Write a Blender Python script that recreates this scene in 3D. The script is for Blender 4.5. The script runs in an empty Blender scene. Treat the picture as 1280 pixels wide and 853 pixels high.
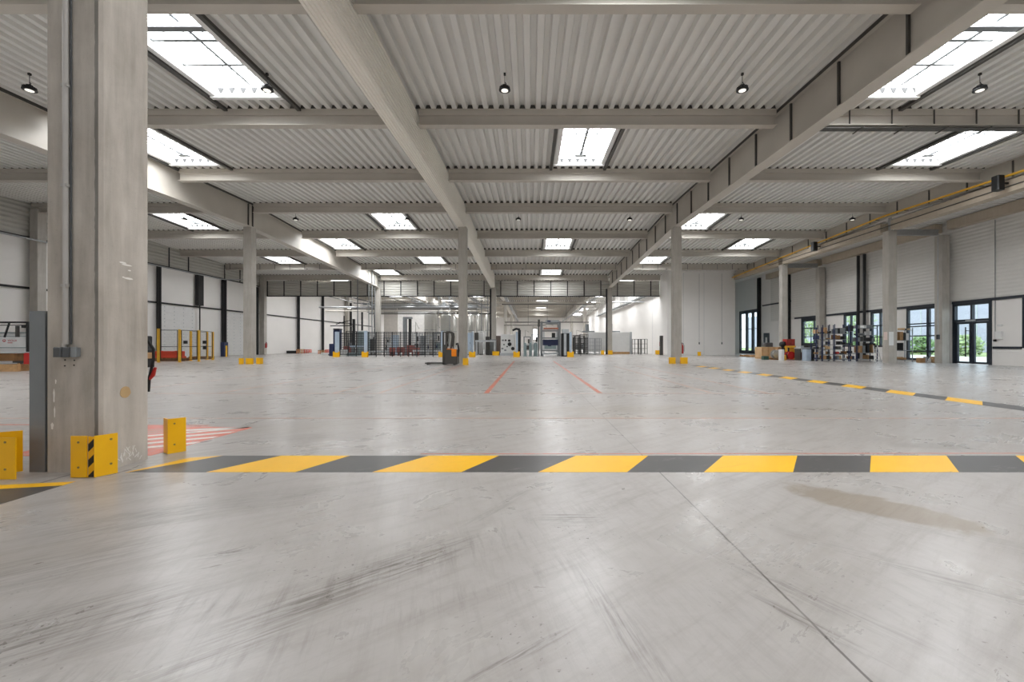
import bpy, math, random
from mathutils import Vector, Matrix
random.seed(7)
SC = bpy.context.scene
COL = SC.collection
F, CX, CY, CH = 550.0, 663.0, 430.5, 1.1       # focal length in pixels, vanishing point, eye height in metres

def PX(px, D): return (px - CX) * D / F          # world x of picture column px at depth D
def PZ(py, D): return CH + (CY - py) * D / F     # world z of picture row py at depth D
def DF(py): return F * CH / (py - CY)            # depth of a floor point at picture row py

def lin(c):
    return tuple(((v / 255) / 12.92 if v / 255 <= 0.04045 else ((v / 255 + 0.055) / 1.055) ** 2.4) for v in c) + (1.0,)

# ------------------------------------------------------------------ materials
class NT:
    def __init__(self, name):
        self.m = bpy.data.materials.new(name); self.m.use_nodes = True
        self.t = self.m.node_tree; self.n = self.t.nodes; self.l = self.t.links
        self.b = self.n['Principled BSDF']
        self.tc = self.n.new('ShaderNodeTexCoord')
    def put(self, sock, v):
        if isinstance(v, bpy.types.NodeSocket): self.l.new(v, sock)
        else: sock.default_value = v
    def math(self, op, a, b=0.0, clamp=False):
        k = self.n.new('ShaderNodeMath'); k.operation = op; k.use_clamp = clamp
        self.put(k.inputs[0], a); self.put(k.inputs[1], b); return k.outputs[0]
    def noise(self, scale, detail=4, rough=0.55, dist=0.0, vec=None):
        k = self.n.new('ShaderNodeTexNoise'); k.inputs['Scale'].default_value = scale
        k.inputs['Detail'].default_value = detail; k.inputs['Roughness'].default_value = rough
        k.inputs['Distortion'].default_value = dist
        self.l.new(vec if vec is not None else self.tc.outputs['Object'], k.inputs['Vector'])
        return k.outputs['Fac']
    def mapping(self, scale=(1, 1, 1), rot=(0, 0, 0), loc=(0, 0, 0)):
        k = self.n.new('ShaderNodeMapping'); k.vector_type = 'TEXTURE'     # rotate first, then stretch
        k.inputs['Scale'].default_value = tuple(1 / v for v in scale); k.inputs['Rotation'].default_value = tuple(-v for v in rot); k.inputs['Location'].default_value = loc
        self.l.new(self.tc.outputs['Object'], k.inputs['Vector']); return k.outputs[0]
    def ramp(self, fac, a, b, ca=0.0, cb=1.0):
        k = self.n.new('ShaderNodeMapRange'); k.clamp = True
        k.inputs['From Min'].default_value = a; k.inputs['From Max'].default_value = b
        k.inputs['To Min'].default_value = ca; k.inputs['To Max'].default_value = cb
        self.l.new(fac, k.inputs['Value']); return k.outputs[0]
    def mix(self, fac, a, b, mode='MIX'):
        k = self.n.new('ShaderNodeMix'); k.data_type = 'RGBA'; k.blend_type = mode
        self.put(k.inputs[0], fac); self.put(k.inputs[6], a); self.put(k.inputs[7], b); return k.outputs[2]
    def xyz(self, vec=None):
        k = self.n.new('ShaderNodeSeparateXYZ'); self.l.new(vec if vec is not None else self.tc.outputs['Object'], k.inputs[0]); return k.outputs
    def bump(self, h, strength=0.2, dist=0.01):
        k = self.n.new('ShaderNodeBump'); k.inputs['Strength'].default_value = strength; k.inputs['Distance'].default_value = dist
        self.l.new(h, k.inputs['Height']); self.l.new(k.outputs[0], self.b.inputs['Normal'])

def mat(name, c, rough=0.5, metal=0.0, var=0.08, scale=3.0, spec=0.5):
    """plain painted / plastic / metal surface with a slight mottling"""
    t = NT(name); col = lin(c)
    n = t.noise(scale, 3)
    dark = tuple(v * (1 - var) for v in col[:3]) + (1,); lite = tuple(min(1, v * (1 + var)) for v in col[:3]) + (1,)
    t.l.new(t.mix(t.ramp(n, 0.3, 0.7), dark, lite), t.b.inputs['Base Color'])
    t.b.inputs['Roughness'].default_value = rough; t.b.inputs['Metallic'].default_value = metal
    t.b.inputs['Specular IOR Level'].default_value = spec
    return t.m

def concrete(name, c, var=0.12):
    t = NT(name); col = lin(c)
    a = t.noise(1.6, 6, 0.6, 0.3)
    b = t.noise(3.0, 5, 0.6, 0.2, t.mapping((3, 3, 0.35)))
    s = t.noise(70, 2)
    f = t.math('ADD', t.math('MULTIPLY', a, 0.5), t.math('MULTIPLY', b, 0.5))
    k1 = tuple(v * (1 - 1.6 * var) * w for v, w in zip(col[:3], (1.0, 0.97, 0.92))) + (1,)
    k2 = tuple(min(1, v * (1 + var)) for v in col[:3]) + (1,)
    base = t.mix(t.ramp(f, 0.32, 0.66), k1, k2)
    base = t.mix(t.ramp(s, 0.66, 0.74, 0, 0.35), base, tuple(v * 0.5 for v in col[:3]) + (1,))
    t.l.new(base, t.b.inputs['Base Color']); t.b.inputs['Roughness'].default_value = 0.75
    t.bump(t.math('ADD', s, b), 0.15, 0.004)
    return t.m

def floor_material():
    t = NT('polished_concrete')
    P = t.xyz(); X, Y = P[0], P[1]
    big = t.noise(0.22, 5, 0.6, 0.4); mid = t.noise(1.3, 6, 0.65, 0.8); fine = t.noise(9, 6, 0.7, 0.4)
    base = t.mix(t.ramp(big, 0.3, 0.7), lin((162, 157, 152)), lin((181, 177, 173)))
    base = t.mix(t.ramp(mid, 0.35, 0.72, 0.0, 0.22), base, lin((194, 191, 188)))
    base = t.mix(t.ramp(fine, 0.45, 0.78, 0.0, 0.36), base, lin((146, 139, 131)))
    # brushed scuffs running across the slab in two directions
    s1 = t.noise(2.2, 7, 0.74, 0.3, t.mapping((0.45, 3.2, 1), (0, 0, math.radians(-38))))
    base = t.mix(t.ramp(s1, 0.46, 0.74, 0.0, 0.5), base, lin((136, 128, 120)))
    s2 = t.noise(7, 6, 0.75, 0.2, t.mapping((3.0, 0.3, 1), (0, 0, math.radians(-14))))
    base = t.mix(t.ramp(s2, 0.48, 0.74, 0.0, 0.28), base, lin((126, 119, 111)))
    s3 = t.noise(1.0, 3, 0.5, 1.2, t.mapping((0.22, 1.0, 1), (0, 0, math.radians(8))))
    base = t.mix(t.ramp(s3, 0.48, 0.82, 0.0, 0.24), base, lin((134, 127, 118)))
    # grime specks
    sp = t.noise(38, 2, 0.5); pk = t.noise(1.1, 3)
    base = t.mix(t.math('MULTIPLY', t.ramp(sp, 0.66, 0.70), t.ramp(pk, 0.5, 0.6, 0, 0.7)), base, lin((90, 84, 78)))
    # arcs left by fork truck wheels: rings about a far centre
    for cx, cy, r, wid, y0, y1, amt in ((-2.6, 5.9, 4.25, 0.16, 0.8, 2.9, 0.3), (-2.6, 5.9, 4.62, 0.10, 0.8, 2.6, 0.25), (4.0, -3.5, 7.4, 0.18, 1.2, 3.4, 0.22)):
        dx = t.math('SUBTRACT', X, cx); dy = t.math('SUBTRACT', Y, cy)
        rr = t.math('SQRT', t.math('ADD', t.math('MULTIPLY', dx, dx), t.math('MULTIPLY', dy, dy)))
        d = t.math('ABSOLUTE', t.math('SUBTRACT', rr, r))
        ring = t.ramp(d, 0.0, wid, 1.0, 0.0)
        w = t.math('MULTIPLY', ring, t.ramp(s2, 0.5, 0.68))
        w = t.math('MULTIPLY', w, t.math('MULTIPLY', t.ramp(Y, y0, y0 + 0.6), t.ramp(Y, y1 - 0.5, y1, 1, 0)))
        base = t.mix(t.math('MULTIPLY', w, amt), base, lin((104, 97, 90)))
    # damp brown patch with a ragged edge
    def patch(cx, cy, ang, a, b, col, amt, rag=0.9, lo=0.0, hi=1.5):
        nonlocal base
        ca, sa = math.cos(ang), math.sin(ang)
        dx = t.math('SUBTRACT', X, cx); dy = t.math('SUBTRACT', Y, cy)
        u = t.math('DIVIDE', t.math('ADD', t.math('MULTIPLY', dx, ca), t.math('MULTIPLY', dy, sa)), a)
        v = t.math('DIVIDE', t.math('SUBTRACT', t.math('MULTIPLY', dy, ca), t.math('MULTIPLY', dx, sa)), b)
        q = t.math('ADD', t.math('MULTIPLY', u, u), t.math('MULTIPLY', v, v))
        n = ragn
        q = t.math('ADD', q, t.math('MULTIPLY', t.math('SUBTRACT', n, 0.5), 2 * rag))
        base = t.mix(t.ramp(q, lo, hi, amt, 0.0), base, lin(col))
    streak = {}; ragn = t.noise(5, 5, 0.65, 0.6)
    def scuff(cx, cy, ang, a, b, amt, col=(92, 85, 77)):
        nonlocal base
        an = math.radians(ang); ca, sa = math.cos(an), math.sin(an)
        dx = t.math('SUBTRACT', X, cx); dy = t.math('SUBTRACT', Y, cy)
        u = t.math('DIVIDE', t.math('ADD', t.math('MULTIPLY', dx, ca), t.math('MULTIPLY', dy, sa)), a)
        v = t.math('DIVIDE', t.math('SUBTRACT', t.math('MULTIPLY', dy, ca), t.math('MULTIPLY', dx, sa)), b)
        q = t.ramp(t.math('ADD', t.math('MULTIPLY', u, u), t.math('MULTIPLY', v, v)), 0.0, 1.0, 1.0, 0.0)
        key = round(ang / 20) * 20
        if key not in streak: streak[key] = t.noise(1.0, 6, 0.72, 0.3, t.mapping((3.0, 46, 1), (0, 0, -math.radians(key))))
        n = streak[key]
        base = t.mix(t.math('MULTIPLY', t.math('MULTIPLY', q, t.ramp(n, 0.44, 0.66)), amt), base, lin(col))
    for a in ((-0.70, 2.14, 42, 0.62, 0.16, 1.0), (-1.0, 1.80, 40, 0.4, 0.14, 0.6), (-1.85, 1.70, 30, 0.55, 0.28, 0.8), (-1.6, 2.3, 20, 0.16, 0.05, 1.0), (0.25, 2.78, 0, 0.25, 0.14, 0.7), (1.15, 2.0, -55, 0.7, 0.08, 0.6), (1.1, 1.72, -60, 0.3, 0.04, 0.9), (-2.5, 2.75, 30, 0.7, 0.25, 0.6), (-2.4, 2.2, 35, 0.6, 0.3, 0.6), (-2.3, 5.2, 5, 1.3, 0.3, 0.7), (0.35, 1.75, -75, 0.5, 0.08, 0.6), (1.9, 2.1, -50, 0.8, 0.1, 0.5), (-0.2, 3.0, 60, 0.5, 0.05, 0.6), (-0.05, 1.55, 35, 0.35, 0.03, 0.9), (-1.9, 3.1, 25, 0.9, 0.3, 0.5), (2.6, 2.4, -48, 0.9, 0.16, 0.4), (-1.1, 1.55, 38, 0.3, 0.1, 0.7)): scuff(*a)
    patch(2.33, 3.0, math.radians(-50), 0.62, 0.24, (140, 128, 112), 0.8, 1.0, 0.6, 0.95)
    patch(4.35, 4.75, math.radians(-8), 0.55, 0.16, (138, 134, 128), 0.6, 1.0, 0.4, 1.1)
    patch(-3.6, 5.75, 0.1, 1.5, 0.35, (150, 142, 132), 0.35)
    patch(-1.4, 8.1, 0.05, 1.6, 0.4, (140, 132, 122), 0.4)
    patch(2.4, 7.4, 0.0, 3.4, 0.45, (146, 137, 124), 0.5)
    patch(1.6, 6.7, 0.0, 3.0, 0.2, (150, 140, 126), 0.4)
    patch(4.0, 11.0, 0.0, 2.0, 0.7, (146, 138, 128), 0.4)
    patch(-5.4, 11.5, 0.1, 3.0, 0.5, (150, 142, 132), 0.35)
    patch(-2.7, 2.2, math.radians(30), 0.5, 0.2, (150, 142, 132), 0.4)
    # saw-cut joints
    j = None
    wob = t.math('MULTIPLY', t.math('SUBTRACT', t.noise(6, 4), 0.5), 0.012)
    for ax, at, w in ((X, 1.11, 0.007), (X, -3.88, 0.016), (X, 8.95, 0.008), (Y, 4.05, 0.005), (Y, 25.1, 0.02), (X, -16.3, 0.012)):
        d = t.math('ABSOLUTE', t.math('ADD', t.math('SUBTRACT', ax, at), wob))
        r = t.ramp(d, w * 0.5, w, 1.0, 0.0)
        j = r if j is None else t.math('MAXIMUM', j, r)
    jj = t.math('MULTIPLY', j, t.ramp(t.noise(3, 4), 0.3, 0.6, 0.45, 0.95))
    base = t.mix(jj, base, lin((92, 87, 82)))
    t.l.new(base, t.b.inputs['Base Color'])
    r = t.math('ADD', t.ramp(mid, 0.3, 0.7, 0.33, 0.25), t.ramp(s1, 0.5, 0.75, 0.0, 0.16))
    t.l.new(r, t.b.inputs['Roughness']); t.b.inputs['Specular IOR Level'].default_value = 0.5
    return t.m

def paint_on_floor(name, c, wear=0.55, wearcol=(170, 163, 156)):
    t = NT(name)
    n = t.noise(3.5, 6, 0.7, 0.6); s = t.noise(3, 5, 0.75, 0.8, t.mapping((0.7, 4, 1), (0, 0, -0.5)))
    col = lin(c)
    base = t.mix(t.ramp(t.noise(1.2, 4), 0.3, 0.7), tuple(v * 0.88 for v in col[:3]) + (1,), col)
    f = t.math('MULTIPLY', t.math('ADD', n, s), 0.5)
    base = t.mix(t.ramp(f, wear, wear + 0.1, 0, 0.75), base, lin(wearcol))
    base = t.mix(t.ramp(s, 0.6, 0.74, 0, 0.5), base, tuple(v * 0.45 for v in col[:3]) + (1,))
    t.l.new(base, t.b.inputs['Base Color']); t.b.inputs['Roughness'].default_value = 0.38
    return t.m

def ribbed_panel(name, c, pitch=0.1, depth=0.25, axis=2, rough=0.5):
    """steel sandwich panel with fine ribs as bump, seams across"""
    t = NT(name); col = lin(c); P = t.xyz()
    w = t.math('SINE', t.math('MULTIPLY', P[axis], 2 * math.pi / pitch))
    n = t.noise(0.6, 4)
    t.l.new(t.mix(t.ramp(n, 0.3, 0.7), tuple(v * 0.93 for v in col[:3]) + (1,), col), t.b.inputs['Base Color'])
    t.b.inputs['Roughness'].default_value = rough
    t.bump(w, depth, pitch * 0.12)
    return t.m

def emitter(name, c, s, surface=(230, 230, 230), sampling='NONE'):
    t = NT(name); t.m.cycles.emission_sampling = sampling; t.b.inputs['Base Color'].default_value = lin(surface)
    t.b.inputs['Emission Color'].default_value = lin(c); t.b.inputs['Emission Strength'].default_value = s
    return t.m

def glass_mat(name, tint=(244, 249, 250), gloss=0.05):
    m = bpy.data.materials.new(name); m.use_nodes = True; n = m.node_tree.nodes; l = m.node_tree.links
    n.clear(); o = n.new('ShaderNodeOutputMaterial'); mx = n.new('ShaderNodeMixShader'); a = n.new('ShaderNodeBsdfTransparent'); g = n.new('ShaderNodeBsdfGlossy')
    lw = n.new('ShaderNodeValue'); lw.outputs[0].default_value = gloss
    a.inputs['Color'].default_value = lin(tint); g.inputs['Roughness'].default_value = 0.03
    l.new(lw.outputs[0], mx.inputs[0]); l.new(a.outputs[0], mx.inputs[1]); l.new(g.outputs[0], mx.inputs[2]); l.new(mx.outputs[0], o.inputs[0])
    return m

def mesh_mat(name, c, cell=0.05, wire=0.14, rough=0.5):
    """welded wire mesh: square holes cut with transparency in the plane x-z (and y-z)"""
    m = bpy.data.materials.new(name); m.use_nodes = True; n = m.node_tree.nodes; l = m.node_tree.links
    b = n['Principled BSDF']; b.inputs['Base Color'].default_value = lin(c); b.inputs['Roughness'].default_value = rough
    out = n['Material Output']; tc = n.new('ShaderNodeTexCoord'); sp = n.new('ShaderNodeSeparateXYZ'); l.new(tc.outputs['Object'], sp.inputs[0])
    def M(op, a, v):
        k = n.new('ShaderNodeMath'); k.operation = op
        l.new(a, k.inputs[0])
        if isinstance(v, bpy.types.NodeSocket): l.new(v, k.inputs[1])
        else: k.inputs[1].default_value = v
        return k.outputs[0]
    s = M('ADD', sp.outputs[0], sp.outputs[1])
    wx = M('LESS_THAN', M('FRACT', M('DIVIDE', s, cell), 0), wire)
    wz = M('LESS_THAN', M('FRACT', M('DIVIDE', sp.outputs[2], cell * 2), 0), wire * 0.5)
    w = M('MAXIMUM', wx, wz)
    tr = n.new('ShaderNodeBsdfTransparent'); mx = n.new('ShaderNodeMixShader')
    l.new(w, mx.inputs[0]); l.new(tr.outputs[0], mx.inputs[1]); l.new(b.outputs[0], mx.inputs[2]); l.new(mx.outputs[0], out.inputs[0])
    return m

M = {}
M['floor'] = floor_material()
M['deck'] = mat('roof_deck_steel', (230, 229, 225), 0.45, 0, 0.03, 0.5)
M['steel'] = mat('painted_beige_steel', (198, 192, 182), 0.5, 0, 0.06, 0.7)
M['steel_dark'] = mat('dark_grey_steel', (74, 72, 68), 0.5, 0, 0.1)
M['bolt'] = mat('zinc_bolt', (150, 130, 80), 0.4, 0.6)
M['column'] = concrete('cast_concrete', (188, 181, 172), 0.2)
M['column_b'] = concrete('cast_concrete_far', (182, 178, 171), 0.10)
M['beam'] = concrete('precast_beam', (190, 178, 162), 0.06)
M['black'] = mat('black_powder_coat', (24, 25, 27), 0.45)
M['navy'] = mat('navy_blue_steel', (36, 46, 82), 0.45)
M['win'] = mat('anthracite_window_frame', (32, 40, 50), 0.4)
M['grey'] = mat('mid_grey_enamel', (128, 132, 134), 0.35)
M['lgrey'] = mat('light_grey_enamel', (186, 190, 192), 0.4)
M['paleblue'] = mat('pale_blue_enamel', (176, 192, 208), 0.4)
M['teal'] = mat('grey_green_enamel', (132, 148, 148), 0.4)
M['white'] = mat('white_enamel', (228, 228, 226), 0.4, 0, 0.03)
M['curb'] = mat('white_upstand', (240, 240, 238), 0.5, 0, 0.02)
M['yellow'] = mat('yellow_guard_paint', (254, 190, 4), 0.38, 0, 0.05, 5)
M['yellow2'] = mat('yellow_post_paint', (238, 186, 56), 0.45)
M['orange'] = mat('orange_cowl', (246, 140, 12), 0.35)
M['red'] = mat('red_plastic', (186, 40, 34), 0.4)
M['orangered'] = mat('orange_red_plastic', (214, 68, 36), 0.4)
M['redsteel'] = mat('dull_red_steel', (150, 84, 76), 0.5)
M['wood'] = mat('pale_timber', (190, 150, 104), 0.7, 0, 0.2, 6)
M['darkwood'] = mat('brown_timber', (134, 96, 58), 0.7, 0, 0.2, 6)
M['ply'] = mat('plywood', (206, 172, 130), 0.7, 0, 0.12, 4)
M['card'] = mat('cardboard', (178, 140, 98), 0.8, 0, 0.12, 6)
M['inox'] = mat('brushed_stainless', (186, 184, 178), 0.34, 0.75, 0.06, 2)
M['rubber'] = mat('black_rubber', (20, 20, 20), 0.6)
M['glass'] = glass_mat('clear_glass')
M['skyglass'] = emitter('daylit_skylight_glazing', (250, 252, 255), 13.5, sampling='FRONT')
M['lens'] = emitter('lamp_lens', (255, 248, 235), 0.55)
M['wall'] = mat('white_wall_panel', (240, 237, 233), 0.55, 0, 0.03, 0.4)
M['wallrib'] = ribbed_panel('ribbed_wall_panel', (222, 220, 215), 0.20, 0.35)
M['wallrib_l'] = ribbed_panel('ribbed_wall_panel_light', (224, 221, 216), 0.25, 0.35)
M['fascia'] = ribbed_panel('grey_fascia_sheet', (196, 194, 186), 0.26, 0.8)
M['girderclad'] = mat('cream_ribbed_cladding', (248, 244, 234), 0.5, 0, 0.03, 0.5)
M['mesh'] = mesh_mat('dark_welded_mesh', (34, 36, 40), 0.10, 0.34)
M['mesh_y'] = mesh_mat('black_fine_mesh', (60, 58, 54), 0.05, 0.07)
M['galv'] = mat('galvanised_steel', (172, 174, 176), 0.38, 0.7, 0.1, 8)
M['conduit'] = mat('grey_pvc_conduit', (184, 180, 175), 0.4)
M['boxgrey'] = mat('dark_switch_box', (78, 80, 82), 0.35)
M['haz_y'] = paint_on_floor('yellow_floor_paint', (250, 190, 4), 0.64, (176, 150, 90))
M['haz_k'] = paint_on_floor('black_floor_paint', (76, 74, 73), 0.56, (128, 124, 120))
M['redline'] = paint_on_floor('red_floor_line', (196, 110, 84), 0.52)
M['redfaint'] = paint_on_floor('faded_red_floor_line', (186, 150, 132), 0.47)
M['redarea'] = paint_on_floor('red_floor_area', (214, 104, 76), 0.49)
M['whitearea'] = paint_on_floor('white_floor_bars', (236, 232, 226), 0.52)

def hazard_tape():
    t = NT('hazard_tape'); P = t.xyz()
    s = t.math('ADD', t.math('ADD', P[0], P[1]), t.math('MULTIPLY', P[2], -1.0))
    f = t.math('LESS_THAN', t.math('FRACT', t.math('DIVIDE', s, 0.13)), 0.5)
    t.l.new(t.mix(f, lin((250, 186, 10)), lin((22, 22, 22))), t.b.inputs['Base Color']); t.b.inputs['Roughness'].default_value = 0.4
    return t.m
M['haztape'] = hazard_tape()

# ------------------------------------------------------------------ mesh helpers
class MB:
    def __init__(self): self.v = []; self.f = []; self.m = []
    def add(self, vs, fs, mi=0):
        b = len(self.v); self.v += [tuple(p) for p in vs]
        for q in fs: self.f.append(tuple(b + i for i in q)); self.m.append(mi)
        return self
    def box(self, x0, x1, y0, y1, z0, z1, mi=0):
        vs = [(x, y, z) for x in (x0, x1) for y in (y0, y1) for z in (z0, z1)]
        return self.add(vs, [(0, 1, 3, 2), (4, 6, 7, 5), (0, 4, 5, 1), (2, 3, 7, 6), (0, 2, 6, 4), (1, 5, 7, 3)], mi)
    def cbox(self, cx, cy, z0, sx, sy, sz, mi=0): return self.box(cx - sx / 2, cx + sx / 2, cy - sy / 2, cy + sy / 2, z0, z0 + sz, mi)
    def chbox(self, x0, x1, y0, y1, z0, z1, c=0.02, mi=0):
        """upright prism with chamfered vertical edges and a slight top chamfer"""
        def ring(i, z): return [(x0 + c + i, y0 + i, z), (x1 - c - i, y0 + i, z), (x1 - i, y0 + c + i, z), (x1 - i, y1 - c - i, z), (x1 - c - i, y1 - i, z), (x0 + c + i, y1 - i, z), (x0 + i, y1 - c - i, z), (x0 + i, y0 + c + i, z)]
        t = min(c, (z1 - z0) * 0.3) * 0.6
        vs = ring(0, z0) + ring(0, z1 - t) + ring(t, z1)
        fs = [tuple(range(7, -1, -1)), tuple(range(16, 24))]
        for k in (0, 8): fs += [(k + i, k + (i + 1) % 8, k + 8 + (i + 1) % 8, k + 8 + i) for i in range(8)]
        return self.add(vs, fs, mi)
    def tube(self, pts, r, n=8, mi=0, cap=True):
        pts = [Vector(p) for p in pts]; rings = []; up = None
        for i, p in enumerate(pts):
            d = (pts[min(i + 1, len(pts) - 1)] - pts[max(i - 1, 0)]).normalized()
            if up is None or abs(up.dot(d)) > 0.95: up = Vector((0, 0, 1)) if abs(d.z) < 0.9 else Vector((1, 0, 0))
            a = d.cross(up).normalized(); b = a.cross(d).normalized(); up = b
            rr = r[i] if isinstance(r, (list, tuple)) else r
            rings.append([p + a * rr * math.cos(2 * math.pi * k / n) + b * rr * math.sin(2 * math.pi * k / n) for k in range(n)])
        vs = [q for g in rings for q in g]; fs = []
        for i in range(len(pts) - 1): fs += [(i * n + k, i * n + (k + 1) % n, (i + 1) * n + (k + 1) % n, (i + 1) * n + k) for k in range(n)]
        if cap: fs += [tuple(range(n - 1, -1, -1)), tuple((len(pts) - 1) * n + k for k in range(n))]
        return self.add(vs, fs, mi)
    def bar(self, p, q, w, h=None, mi=0):
        """rectangular bar between two points"""
        h = h or w; p, q = Vector(p), Vector(q); d = (q - p).normalized()
        up = Vector((0, 0, 1)) if abs(d.z) < 0.9 else Vector((0, 1, 0))
        a = d.cross(up).normalized() * w / 2; b = a.cross(d).normalized() * h / 2
        vs = [e + s * a + t * b for e in (p, q) for s in (-1, 1) for t in (-1, 1)]
        return self.add(vs, [(0, 1, 3, 2), (4, 6, 7, 5), (0, 4, 5, 1), (2, 3, 7, 6), (0, 2, 6, 4), (1, 5, 7, 3)], mi)
    def lathe(self, c, prof, n=24, mi=0):
        cx, cy, cz = c; vs = [(cx + r * math.cos(2 * math.pi * k / n), cy + r * math.sin(2 * math.pi * k / n), cz + z) for r, z in prof for k in range(n)]
        fs = [(i * n + k, i * n + (k + 1) % n, (i + 1) * n + (k + 1) % n, (i + 1) * n + k) for i in range(len(prof) - 1) for k in range(n)]
        fs += [tuple(range(n - 1, -1, -1)), tuple((len(prof) - 1) * n + k for k in range(n))]
        return self.add(vs, fs, mi)
    def poly(self, pts, z0, z1, mi=0):
        """flat outline in x-y given height z0..z1"""
        n = len(pts); vs = [(x, y, z0) for x, y in pts] + [(x, y, z1) for x, y in pts]
        return self.add(vs, [tuple(range(n - 1, -1, -1)), tuple(range(n, 2 * n))] + [(i, (i + 1) % n, n + (i + 1) % n, n + i) for i in range(n)], mi)
    def polyxz(self, pts, y0, y1, mi=0):
        n = len(pts); vs = [(x, y0, z) for x, z in pts] + [(x, y1, z) for x, z in pts]
        return self.add(vs, [tuple(range(n)), tuple(range(2 * n - 1, n - 1, -1))] + [((i + 1) % n, i, n + i, n + (i + 1) % n) for i in range(n)], mi)
    def shear(self, fn, start=0):
        self.v[start:] = [(x, y, z + fn(y)) for x, y, z in self.v[start:]]; return self
    def move(self, dx, dy, dz, rz=0.0, start=0):
        c, s = math.cos(rz), math.sin(rz)
        self.v[start:] = [(x * c - y * s + dx, x * s + y * c + dy, z + dz) for x, y, z in self.v[start:]]; return self
    def build(self, name, mats, parent=None, smooth=False, loc=None):
        me = bpy.data.meshes.new(name); me.from_pydata(self.v, [], self.f)
        mats = mats if isinstance(mats, (list, tuple)) else [mats]
        for m in mats: me.materials.append(M[m] if isinstance(m, str) else m)
        if any(self.m): me.polygons.foreach_set('material_index', self.m)
        import bmesh
        b = bmesh.new(); b.from_mesh(me); bmesh.ops.recalc_face_normals(b, faces=b.faces); b.to_mesh(me); b.free()
        if smooth:
            me.polygons.foreach_set('use_smooth', [True] * len(me.polygons))
            try: me.set_sharp_from_angle(angle=math.radians(40))
            except Exception: pass
        o = bpy.data.objects.new(name, me); COL.objects.link(o)
        if parent is not None: o.parent = parent
        if loc is not None: o.location = loc
        return o

def tag(o, label, cat, group=None, kind=None):
    o['label'] = label; o['category'] = cat
    if group: o['group'] = group
    if kind: o['kind'] = kind
    return o
def thing(name, label, cat, loc=(0, 0, 0), rz=0.0, group=None, kind=None):
    o = bpy.data.objects.new(name, None); COL.objects.link(o); o.location = loc; o.rotation_euler = (0, 0, rz); o.empty_display_size = 0.2
    return tag(o, label, cat, group, kind)
def structure(o, label=None):
    o['kind'] = 'structure'
    if label: o['label'] = label
    return o
def children(o): return [c for c in COL.objects if c.parent == o]
def dup(root, loc, rz=0.0, label=None, group=None, kids=None):
    r = root.copy(); COL.objects.link(r); r.location = loc; r.rotation_euler = (0, 0, rz)
    if label: r['label'] = label
    if group: r['group'] = group
    for ch in (kids if kids is not None else children(root)):
        c = ch.copy(); COL.objects.link(c); c.parent = r
        for g in children(ch):
            d = g.copy(); COL.objects.link(d); d.parent = c
    return r
ORD = ['first', 'second', 'third', 'fourth', 'fifth', 'sixth', 'seventh', 'eighth', 'ninth', 'tenth', 'eleventh', 'twelfth', 'thirteenth', 'fourteenth', 'fifteenth', 'sixteenth', 'seventeenth', 'eighteenth', 'nineteenth', 'twentieth', 'twenty-first', 'twenty-second', 'twenty-third', 'twenty-fourth']
# ------------------------------------------------------------------ building dimensions
def deckz(y):
    if y < 25.56: return 9.262 - 0.0292 * (25.56 - y)
    if y < 47.12: return 9.262 - 0.035 * (y - 25.56)
    if y < 68.7: return 8.507 + 0.032 * (y - 47.12)
    return 9.1975 - 0.03 * (y - 68.7)
def girz(y): return deckz(y) - 1.386
R1, R2, R3, R4, R5 = 4.0, 25.56, 47.12, 68.68, 90.24
XL, XB, XA, XC, XD = -28.60, -16.30, -4.0, 8.476, 20.866
WL, WR, YB, YF = -29.0, 24.3, -9.0, 112.0
PY = [4.0 + 5.39 * k for k in range(-2, 21)]       # roof purlin rows
def P(k): return 4.0 + 5.39 * k

# floor
structure(MB().box(WL - 0.3, WR + 0.2, YB - 0.2, YF + 0.3, -0.2, 0.0).build('floor', 'floor'))

# ------------------------------------------------------------------ skylight openings: (centre x, near y, far y)
SKY = []
for k in range(-1, 8):
    if k == 3: continue
    xs = (-14.8, 2.15, 17.0) if k in (-1, 0, 2, 5, 7) else (-22.4, -8.9, 11.07)
    for x in xs:
        if k == 7 and x > 14: continue
        far = P(k + 1) - (0.98 if k == 1 else 0.75); near = far - 4.05
        SKY.append((x, near, far, k))
for k in range(8, 19):  # far hall grid, filled out with added skylights to brighten that hall
    for x in ((-14.8, 2.15) if k % 2 else (-22.4, -8.9, 11.07)):
        SKY.append((x, P(k + 1) - 4.8, P(k + 1) - 0.75, 90))
HW = 1.0

# ------------------------------------------------------------------ roof deck (trapezoidal steel sheet, ribs along y)
PITCH = 0.348
def deck(name, x0, x1, ya, yb):
    mb = MB(); n = int(round((x1 - x0) / PITCH))
    for i in range(n):
        xa = x0 + i * PITCH
        cuts = sorted((s[1], s[2]) for s in SKY if s[0] - HW < xa + PITCH * 0.75 and s[0] + HW > xa + PITCH * 0.25 and s[2] > ya and s[1] < yb)
        segs = []; y = ya
        for c0, c1 in cuts: segs.append((y, c0)); y = c1
        segs.append((y, yb))
        for s0, s1 in segs:
            if s1 - s0 < 0.02: continue
            ys = [s0] + [k for k in (25.56, 47.12, 68.7) if s0 < k < s1] + [s1]
            prof = [(0, 0), (0.15, 0), (0.185, 0.13), (0.31, 0.13), (PITCH, 0)]
            vs = [(xa + px, yy, deckz(yy) + pz) for yy in ys for px, pz in prof]
            fs = [(r * 5 + c, r * 5 + c + 1, r * 5 + 5 + c + 1, r * 5 + 5 + c) for r in range(len(ys) - 1) for c in range(4)]
            mb.add(vs, fs)
    return structure(mb.build(name, 'deck'))
deck('ceiling', -29.05, 20.95, YB, YF)
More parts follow.
